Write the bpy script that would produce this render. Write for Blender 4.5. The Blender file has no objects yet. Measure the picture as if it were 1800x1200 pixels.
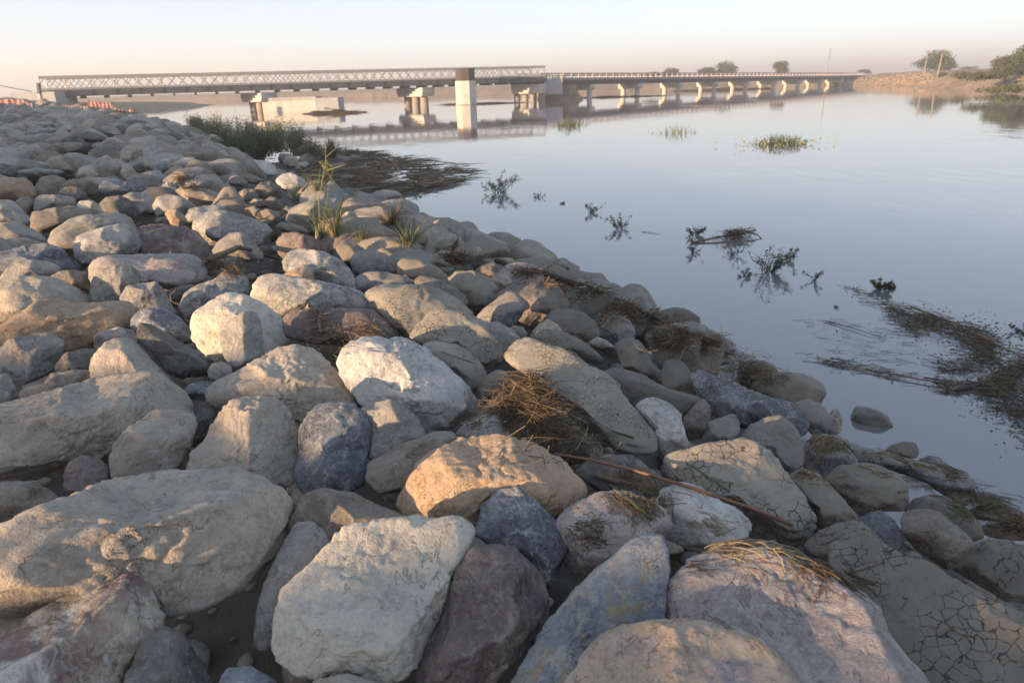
import bpy, bmesh, math, random
import numpy as np
from mathutils import Vector, Matrix
from mathutils.bvhtree import BVHTree

random.seed(7)
SC = bpy.context.scene
COL = SC.collection

# ------------------------------------------------------------------ camera frame
FPX, HC, ROLL = 1200.0, 2.6, 0.028
PITCH = math.atan(450 / 1200.0)
CAM = np.array([0, 0, HC])
_F = np.array([0, math.cos(PITCH), -math.sin(PITCH)])
_R0 = np.array([1.0, 0, 0]); _U0 = np.array([0, math.sin(PITCH), math.cos(PITCH)])
_R = _R0 * math.cos(ROLL) - _U0 * math.sin(ROLL)
_U = _U0 * math.cos(ROLL) + _R0 * math.sin(ROLL)

def ray(x, y):
    d = _R * (x - 900) + _U * (600 - y) + _F * FPX
    return d / np.linalg.norm(d)

def at(x, y, z=0.0):
    d = ray(x, y)
    return CAM + d * ((z - HC) / d[2])

def proj(P):
    q = np.asarray(P, float) - CAM
    w = q @ _F
    return np.stack([900 + FPX * (q @ _R) / w, 600 - FPX * (q @ _U) / w, w], -1)

def z_at(x, y, py):
    """height of the point above ground spot (x, y) whose picture row is py"""
    lo, hi = -5.0, 60.0
    for _ in range(50):
        m = (lo + hi) / 2
        if proj((x, y, m))[1] > py: lo = m
        else: hi = m
    return lo

# ------------------------------------------------------------------ noise
def _hash(i, j, k, s):
    n = (i * 374761393 + j * 668265263 + k * 2147483647 + s * 144665) & 0xffffffff
    n = ((n ^ (n >> 13)) * 1274126177) & 0xffffffff
    n = ((n ^ (n >> 16)) * 2246822519) & 0xffffffff
    return ((n ^ (n >> 15)) & 0xffffff) / float(0x800000) - 1.0

def vn(p, seed=0):
    p = np.asarray(p, float)
    f0 = np.floor(p); f = p - f0; i = f0.astype(np.int64)
    u = f * f * f * (f * (f * 6 - 15) + 10)
    o = 0
    for a in (0, 1):
        wa = u[..., 0] if a else 1 - u[..., 0]
        for b in (0, 1):
            wb = u[..., 1] if b else 1 - u[..., 1]
            for c in (0, 1):
                wc = u[..., 2] if c else 1 - u[..., 2]
                o = o + wa * wb * wc * _hash(i[..., 0] + a, i[..., 1] + b, i[..., 2] + c, seed)
    return o

def fbm(p, oct=4, seed=0, gain=0.5):
    o = 0; a = 1.0; p = np.asarray(p, float)
    for k in range(oct):
        o = o + a * vn(p, seed + 17 * k); a *= gain; p = p * 2.03 + 11.3
    return o

def sstep(a, b, x):
    t = np.clip((np.asarray(x, float) - a) / (b - a), 0, 1)
    return t * t * (3 - 2 * t)

# ------------------------------------------------------------------ objects
def tag(o, label=None, cat=None, group=None, kind=None):
    if label: o['label'] = label
    if cat: o['category'] = cat
    if group: o['group'] = group
    if kind: o['kind'] = kind
    return o

def empty(name, loc, rz=0.0):
    o = bpy.data.objects.new(name, None)
    o.empty_display_size = 0.2
    o.location = loc; o.rotation_euler.z = rz
    COL.objects.link(o)
    return o

def np_mesh(name, V, Fc, smooth=True):
    V = np.ascontiguousarray(V, dtype=np.float32); Fc = np.ascontiguousarray(Fc, dtype=np.int32)
    me = bpy.data.meshes.new(name)
    k = Fc.shape[1]
    me.vertices.add(len(V)); me.vertices.foreach_set('co', V.ravel())
    me.loops.add(Fc.size); me.loops.foreach_set('vertex_index', Fc.ravel())
    me.polygons.add(len(Fc))
    me.polygons.foreach_set('loop_start', np.arange(0, Fc.size, k, dtype=np.int32))
    me.update(calc_edges=True)
    me.polygons.foreach_set('use_smooth', np.full(len(Fc), smooth))
    me.validate(); me.update()
    return me

def link(name, me, mat=None, parent=None, loc=None):
    o = bpy.data.objects.new(name, me)
    COL.objects.link(o)
    if mat is not None: me.materials.append(mat)
    if parent is not None: o.parent = parent
    if loc is not None: o.location = loc
    return o

class MB:
    """collects boxes, bars, tubes and leaves; build() links them as ONE mesh object"""
    def __init__(s): s.v = []; s.f = []; s.smooth = False
    def add(s, vs, fs):
        n = len(s.v); s.v.extend([tuple(map(float, q)) for q in vs]); s.f.extend([tuple(i + n for i in q) for q in fs])
    def frame_box(s, c, ax, ay, az):
        c, ax, ay, az = map(np.asarray, (c, ax, ay, az))
        vs = [c + i * ax + j * ay + k * az for k in (-1, 1) for j in (-1, 1) for i in (-1, 1)]
        s.add(vs, [(0, 2, 3, 1), (4, 5, 7, 6), (0, 1, 5, 4), (2, 6, 7, 3), (0, 4, 6, 2), (1, 3, 7, 5)])
    def box(s, c, sx, sy, sz):
        s.frame_box(c, (sx / 2, 0, 0), (0, sy / 2, 0), (0, 0, sz / 2))
    def bar(s, a, b, w, h=None):
        a, b = np.asarray(a, float), np.asarray(b, float); h = h or w
        d = b - a; L = np.linalg.norm(d); d = d / L
        up = np.array([0, 0, 1.0]) if abs(d[2]) < 0.95 else np.array([1.0, 0, 0])
        x = np.cross(d, up); x /= np.linalg.norm(x); y = np.cross(x, d)
        s.frame_box((a + b) / 2, d * L / 2, x * w / 2, y * h / 2)
    def tube(s, pts, r0, r1=None, n=5, cap=True):
        pts = [np.asarray(q, float) for q in pts]; r1 = r0 if r1 is None else r1
        m = len(pts); base = len(s.v); ref = None
        for i, q in enumerate(pts):
            d = pts[min(i + 1, m - 1)] - pts[max(i - 1, 0)]
            d = d / (np.linalg.norm(d) + 1e-9)
            if ref is None: ref = np.array([0, 0, 1.0]) if abs(d[2]) < 0.9 else np.array([1.0, 0, 0])
            x = np.cross(d, ref); x /= (np.linalg.norm(x) + 1e-9); y = np.cross(x, d); ref = y if m > 2 else ref
            r = r0 + (r1 - r0) * i / max(m - 1, 1)
            for k in range(n):
                a = 2 * math.pi * k / n
                s.v.append(tuple(q + r * (math.cos(a) * x + math.sin(a) * y)))
        for i in range(m - 1):
            for k in range(n):
                k2 = (k + 1) % n
                s.f.append((base + i * n + k, base + i * n + k2, base + (i + 1) * n + k2, base + (i + 1) * n + k))
        if cap:
            s.f.append(tuple(base + k for k in range(n))[::-1])
            s.f.append(tuple(base + (m - 1) * n + k for k in range(n)))
    def leaf(s, c, d, nrm, L, W):
        c, d, nrm = map(np.asarray, (c, d, nrm))
        x = np.cross(d, nrm); x = x / (np.linalg.norm(x) + 1e-9)
        fold = nrm * W * 0.25
        s.add([c, c + d * L * 0.45 + x * W / 2 + fold, c + d * L, c + d * L * 0.45 - x * W / 2 + fold], [(0, 1, 2, 3)])
    def blade(s, pts, w, side):
        n = len(s.v); m = len(pts); side = np.asarray(side)
        for i, q in enumerate(pts):
            t = i / (m - 1); ww = w * (1 - t) ** 0.7 * (0.6 + 0.4 * min(1, t * 4)) + 1e-4
            s.v.append(tuple(np.asarray(q) - side * ww / 2)); s.v.append(tuple(np.asarray(q) + side * ww / 2))
        for i in range(m - 1):
            s.f.append((n + 2 * i, n + 2 * i + 1, n + 2 * i + 3, n + 2 * i + 2))
    def build(s, name, mat, parent=None, loc=None, smooth=False):
        me = bpy.data.meshes.new(name)
        V = np.array(s.v)
        if loc is not None: V = V - np.asarray(loc)
        me.from_pydata(V.tolist(), [], s.f); 
        if smooth: me.polygons.foreach_set('use_smooth', np.full(len(me.polygons), True))
        me.update()
        return link(name, me, mat, parent, loc)

def rnd(a, b): return random.uniform(a, b)
def rdir():
    v = np.array([random.gauss(0, 1) for _ in range(3)]); return v / np.linalg.norm(v)

# ------------------------------------------------------------------ materials
def mat_new(name):
    m = bpy.data.materials.new(name); m.use_nodes = True
    nt = m.node_tree; nt.nodes.clear()
    out = nt.nodes.new('ShaderNodeOutputMaterial'); b = nt.nodes.new('ShaderNodeBsdfPrincipled')
    nt.links.new(b.outputs[0], out.inputs[0])
    return m, nt, b

class NT:
    def __init__(s, nt): s.nt = nt
    def n(s, t, **k):
        o = s.nt.nodes.new(t)
        for a, v in k.items(): setattr(o, a, v)
        return o
    def put(s, sock, v):
        if hasattr(v, 'links') or isinstance(v, bpy.types.NodeSocket): s.nt.links.new(v, sock)
        elif isinstance(v, tuple) and len(v) == 3 and sock.type == 'RGBA': sock.default_value = (*v, 1)
        else: sock.default_value = v
    def math(s, op, a, b=0.0, c=None, clamp=False):
        o = s.n('ShaderNodeMath', operation=op, use_clamp=clamp); s.put(o.inputs[0], a); s.put(o.inputs[1], b)
        if c is not None: s.put(o.inputs[2], c)
        return o.outputs[0]
    def noise(s, vec, scale, detail=4, rough=0.55, dist=0.0):
        o = s.n('ShaderNodeTexNoise'); s.put(o.inputs['Vector'], vec); o.inputs['Scale'].default_value = scale
        o.inputs['Detail'].default_value = detail; o.inputs['Roughness'].default_value = rough; o.inputs['Distortion'].default_value = dist
        return o.outputs['Fac'], o.outputs['Color']
    def ramp(s, f, a, b):
        o = s.n('ShaderNodeMapRange', interpolation_type='SMOOTHSTEP'); s.put(o.inputs[0], f)
        o.inputs[1].default_value = a; o.inputs[2].default_value = b
        return o.outputs[0]
    def mix(s, f, a, b, mode='MIX'):
        o = s.n('ShaderNodeMix', data_type='RGBA', blend_type=mode); s.put(o.inputs[0], f); s.put(o.inputs[6], a); s.put(o.inputs[7], b)
        return o.outputs[2]
    def vmath(s, op, a, b):
        o = s.n('ShaderNodeVectorMath', operation=op); s.put(o.inputs[0], a); s.put(o.inputs[1], b)
        return o.outputs[0]
    def scale(s, a, f):
        o = s.n('ShaderNodeVectorMath', operation='SCALE'); s.put(o.inputs[0], a); s.put(o.inputs['Scale'], f)
        return o.outputs[0]

DUST = (0.33, 0.295, 0.245)
def rock_mat(name, A, B, vein=0.0, veincol=(0.55, 0.54, 0.52), patch=None, patch_amt=0.0, mud=0.0, mudcol=(0.27, 0.25, 0.21),
             crack=0.0, cscale=24.0, dust=0.3, pit=0.4, bump=1.0, speck=0.25, C=None):
    m, nt, b = mat_new(name); N = NT(nt)
    tc = N.n('ShaderNodeTexCoord'); oi = N.n('ShaderNodeObjectInfo')
    off = N.n('ShaderNodeCombineXYZ')
    rr = N.math('MULTIPLY', oi.outputs['Random'], 97.0)
    for i in range(3): N.put(off.inputs[i], rr)
    P = N.vmath('ADD', tc.outputs['Object'], off.outputs[0])
    geo = N.n('ShaderNodeNewGeometry')
    sep = N.n('ShaderNodeSeparateXYZ'); N.put(sep.inputs[0], geo.outputs['Normal'])
    n1, n1c = N.noise(P, 4.0, 5, 0.6, 0.6)
    n2, n2c = N.noise(P, 17.0, 6, 0.65, 0.3)
    n3, _ = N.noise(P, 75.0, 5, 0.7)
    n4, _ = N.noise(P, 230.0, 3, 0.7)
    col = N.mix(N.ramp(n1, 0.36, 0.64), A, B)
    if C: col = N.mix(N.ramp(N.noise(P, 6.5, 6, 0.7, 1.2)[0], 0.52, 0.66), col, C)
    # tonal mottling of the mineral itself
    mott = N.math('ADD', N.math('MULTIPLY', n2, 0.9), N.math('MULTIPLY', n3, 0.75))
    val = N.math('MAXIMUM', N.math('ADD', -0.36, N.math('MULTIPLY', mott, 1.65)), 0.25)
    val = N.math('MULTIPLY', val, N.math('ADD', 1.00, N.math('MULTIPLY', oi.outputs['Random'], 0.32)))
    hv = N.n('ShaderNodeMix', data_type='RGBA', blend_type='MULTIPLY'); hv.inputs[0].default_value = 1.0
    N.put(hv.inputs[6], col); N.put(hv.inputs[7], val); col = hv.outputs[2]
    # crisp stains and abraded spots
    st = N.ramp(N.math('ADD', N.math('MULTIPLY', n3, 0.55), N.math('MULTIPLY', n2, 0.45)), 0.535, 0.575)
    col = N.mix(N.math('MULTIPLY', st, 0.34), col, tuple(c * 0.45 for c in B))
    ab = N.ramp(N.noise(P, 31.0, 9, 0.78, 0.5)[0], 0.545, 0.585)
    col = N.mix(N.math('MULTIPLY', ab, 0.34), col, tuple(min(0.62, c * 1.6 + 0.05) for c in A))
    # dark and pale mineral specks
    vs = N.n('ShaderNodeTexVoronoi'); N.put(vs.inputs['Vector'], P); vs.inputs['Scale'].default_value = 120
    sp = N.math('MULTIPLY', N.ramp(vs.outputs['Distance'], 0.30, 0.12), N.ramp(n2, 0.45, 0.62))
    col = N.mix(N.math('MULTIPLY', sp, speck), col, (0.05, 0.045, 0.04))
    col = N.mix(N.math('MULTIPLY', N.ramp(n4, 0.58, 0.75), 0.22), col, (0.55, 0.52, 0.47))
    if patch:
        pn, _ = N.noise(P, 8.0, 8, 0.7, 1.0)
        col = N.mix(N.math('MULTIPLY', N.ramp(pn, 0.53, 0.66), patch_amt), col, patch)
    vh = 0.0
    if vein > 0:
        vw = N.vmath('ADD', P, N.scale(N.vmath('SUBTRACT', n2c, (0.5, 0.5, 0.5)), 0.10))
        v1, _ = N.noise(vw, 5.0, 3, 0.5, 0.8)
        v2, _ = N.noise(vw, 12.0, 3, 0.5, 0.8)
        e1 = N.ramp(N.math('ABSOLUTE', N.math('SUBTRACT', v1, 0.5)), 0.022, 0.0)
        e2 = N.ramp(N.math('ABSOLUTE', N.math('SUBTRACT', v2, 0.5)), 0.030, 0.0)
        e = N.math('MAXIMUM', e1, N.math('MULTIPLY', e2, 0.65))
        e = N.math('MULTIPLY', e, N.ramp(n3, 0.34, 0.6))
        col = N.mix(N.math('MULTIPLY', e, vein), col, veincol)
    # hairline fissures
    fw = N.vmath('ADD', P, N.scale(N.vmath('SUBTRACT', n1c, (0.5, 0.5, 0.5)), 0.5))
    f1, _ = N.noise(fw, 3.3, 4, 0.55, 0.5)
    fis = N.math('MULTIPLY', N.ramp(N.math('ABSOLUTE', N.math('SUBTRACT', f1, 0.5)), 0.008, 0.001), N.ramp(n2, 0.42, 0.60))
    col = N.mix(N.math('MULTIPLY', fis, 0.35), col, (0.03, 0.027, 0.024))
    # silt dust that settled on the upper faces, in uneven patches
    dn = N.math('ADD', sep.outputs['Z'], N.math('MULTIPLY', N.math('SUBTRACT', n2, 0.5), 1.5))
    dmask = N.math('MULTIPLY', N.ramp(dn, 0.15, 0.95), dust)
    col = N.mix(dmask, col, DUST)
    height = N.math('ADD', N.math('MULTIPLY', n2, 0.34), N.math('MULTIPLY', n3, 0.42))
    height = N.math('ADD', height, N.math('MULTIPLY', n4, 0.14))
    vp = N.n('ShaderNodeTexVoronoi'); N.put(vp.inputs['Vector'], N.vmath('ADD', P, N.scale(n2c, 0.05))); vp.inputs['Scale'].default_value = 34
    pits = N.math('MULTIPLY', N.ramp(vp.outputs['Distance'], 0.32, 0.05), N.ramp(n1, 0.48, 0.62))
    height = N.math('SUBTRACT', height, N.math('MULTIPLY', pits, pit * 0.35))
    height = N.math('SUBTRACT', height, N.math('MULTIPLY', fis, 0.35))
    rough = 0.86
    if mud > 0:
        mn = N.math('ADD', N.math('MULTIPLY', sep.outputs['Z'], 1.0), N.math('MULTIPLY', N.math('SUBTRACT', n1, 0.5), 1.6))
        mm = N.math('MULTIPLY', N.ramp(mn, 0.32 - 0.55 * (mud - 0.5), 0.50 - 0.55 * (mud - 0.5)), min(1.0, mud * 1.4))
        mcol = N.mix(N.ramp(n2, 0.35, 0.7), mudcol, tuple(c * 0.80 for c in mudcol))
        mcol = N.mix(N.math('MULTIPLY', N.ramp(n1, 0.4, 0.62), 0.5), mcol, tuple(c * 0.66 for c in mudcol))
        col = N.mix(mm, col, mcol)
        mh = N.math('ADD', 0.52, N.math('MULTIPLY', n3, 0.10))
        mxh = N.n('ShaderNodeMix', data_type='FLOAT'); N.put(mxh.inputs[0], mm); N.put(mxh.inputs[2], height); N.put(mxh.inputs[3], mh)
        height = mxh.outputs[0]
        if crack > 0:
            cw = N.vmath('ADD', P, N.scale(N.vmath('SUBTRACT', N.noise(P, 30.0, 3, 0.6)[1], (0.5, 0.5, 0.5)), 0.85 / cscale))
            vc = N.n('ShaderNodeTexVoronoi', feature='DISTANCE_TO_EDGE'); N.put(vc.inputs['Vector'], cw)
            vc.inputs['Scale'].default_value = cscale
            wdt = N.math('MULTIPLY', N.ramp(N.noise(P, 11.0, 3, 0.6)[0], 0.43, 0.68), 0.020)
            cr2 = N.ramp(N.math('SUBTRACT', vc.outputs['Distance'], wdt), 0.017, 0.0)
            cm = N.math('MULTIPLY', cr2, N.ramp(mm, 0.75, 0.95))
            cm = N.math('MULTIPLY', cm, N.ramp(wdt, 0.001, 0.012))
            col = N.mix(cm, col, (0.065, 0.058, 0.049))
            height = N.math('SUBTRACT', height, N.math('MULTIPLY', cm, 0.8))
    # stones stand wet at the water's edge
    ps = N.n('ShaderNodeSeparateXYZ'); N.put(ps.inputs[0], geo.outputs['Position'])
    wz = N.math('ADD', ps.outputs['Z'], N.math('MULTIPLY', N.math('SUBTRACT', n1, 0.5), 0.16))
    wet = N.ramp(wz, 0.13, 0.05)
    col = N.mix(wet, col, N.mix(0.55, col, (0.02, 0.018, 0.015)))
    N.put(b.inputs['Base Color'], col)
    N.put(b.inputs['Roughness'], N.math('SUBTRACT', rough, N.math('MULTIPLY', wet, 0.5)))
    b.inputs['Specular IOR Level'].default_value = 0.25
    bp = N.n('ShaderNodeBump'); bp.inputs['Strength'].default_value = 0.85 * bump; bp.inputs['Distance'].default_value = 0.030
    N.put(bp.inputs['Height'], height); N.put(b.inputs['Normal'], bp.outputs[0])
    return m

def simple_mat(name, A, B=None, scale=8.0, rough=0.8, bump=0.3, metal=0.0, dist=0.01, spec=0.3, transl=0.0):
    m, nt, b = mat_new(name); N = NT(nt)
    tc = N.n('ShaderNodeTexCoord')
    n1, _ = N.noise(tc.outputs['Object'], scale, 6, 0.65, 0.3)
    n2, _ = N.noise(tc.outputs['Object'], scale * 7, 4, 0.6)
    f = N.math('ADD', N.math('MULTIPLY', n1, 0.7), N.math('MULTIPLY', n2, 0.3))
    col = N.mix(N.ramp(f, 0.36, 0.64), A, B or tuple(c * 0.7 for c in A))
    N.put(b.inputs['Base Color'], col)
    b.inputs['Roughness'].default_value = rough; b.inputs['Metallic'].default_value = metal
    b.inputs['Specular IOR Level'].default_value = spec
    if bump:
        bp = N.n('ShaderNodeBump'); bp.inputs['Strength'].default_value = bump; bp.inputs['Distance'].default_value = dist
        N.put(bp.inputs['Height'], f); N.put(b.inputs['Normal'], bp.outputs[0])
    if transl:
        t = N.n('ShaderNodeBsdfTranslucent'); N.put(t.inputs['Color'], col)
        mx = N.n('ShaderNodeMixShader'); mx.inputs[0].default_value = transl
        nt.links.new(b.outputs[0], mx.inputs[1]); nt.links.new(t.outputs[0], mx.inputs[2])
        nt.links.new(mx.outputs[0], [n for n in nt.nodes if n.type == 'OUTPUT_MATERIAL'][0].inputs[0])
    return m

RM = {
 'tan':    rock_mat('tan_limestone', (0.375, 0.325, 0.268), (0.265, 0.23, 0.195), vein=0.25, pit=0.7, C=(0.40, 0.36, 0.30)),
 'cream':  rock_mat('cream_limestone', (0.52, 0.47, 0.385), (0.42, 0.385, 0.33), vein=0.1, dust=0.15, pit=0.3, speck=0.15, C=(0.37, 0.35, 0.32)),
 'white':  rock_mat('white_grey_limestone', (0.50, 0.475, 0.44), (0.35, 0.345, 0.335), vein=0.5, veincol=(0.62, 0.6, 0.57), dust=0.1, C=(0.28, 0.28, 0.285)),
 'grey':   rock_mat('grey_limestone', (0.30, 0.285, 0.255), (0.19, 0.185, 0.175), vein=0.35, dust=0.3),
 'veined': rock_mat('veined_grey_stone', (0.34, 0.325, 0.295), (0.17, 0.175, 0.18), vein=0.85, dust=0.2, C=(0.11, 0.12, 0.135)),
 'blue':   rock_mat('blue_grey_slate', (0.165, 0.18, 0.20), (0.088, 0.098, 0.115), vein=0.65, dust=0.10, pit=0.2, C=(0.21, 0.225, 0.245)),
 'dark':   rock_mat('dark_basalt', (0.12, 0.11, 0.10), (0.07, 0.066, 0.064), vein=0.3, dust=0.18),
 'orange': rock_mat('orange_sandstone', (0.385, 0.27, 0.175), (0.30, 0.21, 0.14), vein=0.1, dust=0.22, pit=0.6, C=(0.36, 0.30, 0.23)),
 'pink':   rock_mat('pinkish_granite', (0.40, 0.335, 0.30), (0.285, 0.245, 0.235), vein=0.3, dust=0.1, pit=0.8, speck=0.6, C=(0.23, 0.20, 0.205)),
 'peach':  rock_mat('peach_mauve_stone', (0.46, 0.35, 0.255), (0.40, 0.31, 0.24), vein=0.2, dust=0.1, pit=0.5, speck=0.2, C=(0.255, 0.225, 0.235)),
 'purple': rock_mat('purple_brown_stone', (0.175, 0.135, 0.125), (0.11, 0.085, 0.083), vein=0.4, veincol=(0.42, 0.38, 0.35), dust=0.15, C=(0.27, 0.22, 0.18)),
 'brown':  rock_mat('brown_stone', (0.22, 0.182, 0.145), (0.14, 0.117, 0.096), vein=0.3, dust=0.28),
 'quartz': rock_mat('quartz_breccia', (0.15, 0.10, 0.10), (0.33, 0.27, 0.20), vein=0.6, dust=0.1, C=(0.46, 0.44, 0.39)),
 'slab':   rock_mat('blue_slab_with_ochre', (0.20, 0.225, 0.25), (0.135, 0.155, 0.18), vein=0.4, patch=(0.31, 0.235, 0.12), patch_amt=0.8, dust=0.08, C=(0.31, 0.29, 0.245)),
 'mud':    rock_mat('silt_coated_stone', (0.23, 0.20, 0.16), (0.14, 0.12, 0.105), vein=0.3, mud=0.72, mudcol=(0.235, 0.21, 0.17)),
 'mudgrey': rock_mat('grey_silt_coated_stone', (0.21, 0.17, 0.14), (0.15, 0.12, 0.10), vein=0.3, mud=0.6, mudcol=(0.16, 0.148, 0.13)),
 'mudblue': rock_mat('silted_blue_stone', (0.17, 0.18, 0.20), (0.11, 0.115, 0.125), vein=0.6, mud=0.45, mudcol=(0.25, 0.225, 0.185)),
 'crack':  rock_mat('cracked_silt_stone', (0.25, 0.22, 0.185), (0.18, 0.16, 0.14), vein=0.2, mud=0.8, mudcol=(0.285, 0.26, 0.215), crack=1.0, cscale=30.0),
 'crackf': rock_mat('finely_cracked_silt_stone', (0.25, 0.22, 0.185), (0.17, 0.15, 0.13), vein=0.2, mud=0.78, mudcol=(0.30, 0.275, 0.23), crack=1.0, cscale=58.0),
 'crackd': rock_mat('dark_cracked_silt_stone', (0.19, 0.165, 0.14), (0.13, 0.115, 0.10), vein=0.2, mud=0.85, mudcol=(0.20, 0.18, 0.15), crack=1.0, cscale=36.0),
}
M = {
 'straw':  simple_mat('dry_straw', (0.185, 0.137, 0.086), (0.095, 0.067, 0.042), 9, 0.8, 0),
 'straw2': simple_mat('pale_straw', (0.34, 0.275, 0.175), (0.22, 0.165, 0.10), 7, 0.75, 0),
 'straw3': simple_mat('dark_rotten_straw', (0.10, 0.068, 0.042), (0.05, 0.036, 0.025), 9, 0.85, 0),
 'cane':   simple_mat('reddish_cane', (0.22, 0.105, 0.06), (0.13, 0.075, 0.048), 12, 0.6, 0.2, dist=0.002),
 'wood':   simple_mat('grey_driftwood', (0.19, 0.145, 0.10), (0.095, 0.07, 0.05), 14, 0.85, 0.5, dist=0.004),
 'wetwood': simple_mat('wet_dark_wood', (0.06, 0.045, 0.034), (0.03, 0.024, 0.02), 14, 0.6, 0.3, dist=0.004),
 'leafdark': simple_mat('dark_wet_leaves', (0.085, 0.088, 0.055), (0.045, 0.046, 0.032), 5, 0.6, 0, transl=0.2),
 'leafgreen': simple_mat('green_leaves', (0.085, 0.105, 0.04), (0.05, 0.068, 0.028), 5, 0.6, 0, transl=0.25),
 'shrub':  simple_mat('olive_shrub_leaves', (0.20, 0.205, 0.105), (0.115, 0.13, 0.07), 1.3, 0.7, 0, transl=0.2),
 'grass':  simple_mat('green_grass', (0.14, 0.17, 0.08), (0.09, 0.115, 0.055), 6, 0.6, 0, transl=0.3),
 'reed':   simple_mat('yellow_green_reed', (0.34, 0.32, 0.11), (0.22, 0.24, 0.08), 6, 0.6, 0, transl=0.3),
 'treeleaf': simple_mat('tree_leaves', (0.10, 0.115, 0.05), (0.06, 0.072, 0.034), 0.5, 0.7, 0, transl=0.2),
 'bark':   simple_mat('tree_bark', (0.12, 0.095, 0.07), (0.07, 0.055, 0.04), 6, 0.9, 0.5),
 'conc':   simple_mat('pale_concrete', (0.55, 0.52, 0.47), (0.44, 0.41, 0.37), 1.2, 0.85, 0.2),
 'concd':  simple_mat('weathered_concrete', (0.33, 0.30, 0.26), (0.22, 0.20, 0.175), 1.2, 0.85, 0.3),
 'concb':  simple_mat('grey_concrete', (0.36, 0.37, 0.39), (0.29, 0.30, 0.32), 1.0, 0.85, 0.2),
 'stain':  simple_mat('stained_dark_concrete', (0.085, 0.075, 0.07), (0.05, 0.045, 0.042), 2, 0.9, 0.3),
 'steel':  simple_mat('galvanised_steel', (0.36, 0.355, 0.35), (0.28, 0.275, 0.27), 3, 0.5, 0, metal=0.3),
 'girder': simple_mat('grey_painted_girder', (0.085, 0.09, 0.098), (0.06, 0.064, 0.07), 2, 0.6, 0, metal=0.2),
 'deck':   simple_mat('dark_bridge_deck', (0.075, 0.075, 0.08), (0.05, 0.05, 0.055), 2, 0.8, 0),
 'rust':   simple_mat('rusty_sheet', (0.24, 0.19, 0.155), (0.18, 0.145, 0.12), 2, 0.8, 0.2),
 'railr':  simple_mat('faded_red_paint', (0.42, 0.17, 0.14), (0.30, 0.13, 0.11), 3, 0.6, 0),
 'railw':  simple_mat('white_paint', (0.52, 0.45, 0.42), (0.42, 0.37, 0.35), 3, 0.6, 0),
 'taper':  simple_mat('red_barrier_tape', (0.33, 0.07, 0.07), (0.26, 0.06, 0.06), 5, 0.5, 0, transl=0.3),
 'tapew':  simple_mat('white_barrier_tape', (0.46, 0.40, 0.40), (0.4, 0.35, 0.35), 5, 0.5, 0, transl=0.3),
 'pole':   simple_mat('grey_timber_pole', (0.28, 0.235, 0.19), (0.19, 0.16, 0.13), 3, 0.85, 0.2),
}
# ------------------------------------------------------------------ the lie of the land
_SY = np.array([-12, -4, 0, 2.5, 3.6, 4.4, 5.44, 7.24, 8.8, 10.5, 13.5, 17.4, 24, 30, 38, 55, 82, 95, 140])
_SX = np.array([9.0, 5.8, 4.35, 3.55, 3.18, 2.92, 2.49, 1.8, 1.05, 0.05, -1.35, -2.75, -4.6, -6.2, -9.6, -18.5, -36, -50, -62])
def shore_x(y): return np.interp(y, _SY, _SX)

def inland(x, y):
    """approximate distance from the water's edge, positive on the bank"""
    sl = (shore_x(y + 0.5) - shore_x(y - 0.5))
    return (shore_x(y) - x) / np.sqrt(1 + sl * sl)

def bench_w(y): return np.interp(y, [7, 9, 10.5, 13, 16, 22, 40, 60, 90], [0, .3, .8, 1.4, 2.1, 3.5, 7.0, 9.0, 9.0])
def h_rock(x, y):
    """mid level of the riprap layer"""
    s = inland(x, y)
    w = np.interp(y, [0, 6, 10, 16, 26, 60], [3.4, 3.8, 4.0, 4.0, 4.8, 6.0])
    top = np.interp(y, [0, 5, 12, 40, 90], [1.42, 1.45, 1.52, 1.62, 2.1])
    sb = bench_w(y); hb = 0.30 * sstep(7, 11, y)
    t = np.clip((s - sb) / w, 0, 1)
    up = hb + (top - hb) * np.sin(t * math.pi / 2)
    lo = np.where(s < 0, np.maximum(s, -2.5) * 0.55, hb * np.clip(s / np.maximum(sb, 0.05), 0, 1))
    return np.where(s < sb, lo, up) + 0.010 * np.clip(s - sb - w, 0, 14)

def h_soil(x, y):
    s = inland(x, y)
    p = np.stack([x, y, np.zeros_like(x)], -1)
    return h_rock(x, y) - 0.24 - 0.10 * sstep(14, 9, y) - 0.14 * sstep(8, 4, y) + 0.05 * fbm(p * 1.3, 3, 5) + 0.02 * fbm(p * 6, 2, 9)

_TS = 0.5 * 1.004 ** np.arange(1446)
def hit_bank(px, py, off=0.0):
    d = ray(px, py); Q = CAM + d * _TS[:, None]
    below = Q[:, 2] < np.maximum(h_rock(Q[:, 0], Q[:, 1]), -0.05) + off
    i = int(np.argmax(below)) if below.any() else len(_TS) - 1
    return _TS[i], Q[i]

# bank soil: one sheet, finer near the camera
def grid_sheet(xs, ys, hf):
    X, Y = np.meshgrid(xs, ys); Z = hf(X, Y)
    V = np.stack([X, Y, Z], -1).reshape(-1, 3)
    nx, ny = len(xs), len(ys)
    i = np.arange(nx - 1)[None, :] + nx * np.arange(ny - 1)[:, None]
    F = np.stack([i, i + 1, i + nx + 1, i + nx], -1).reshape(-1, 4)
    return V, F

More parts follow.
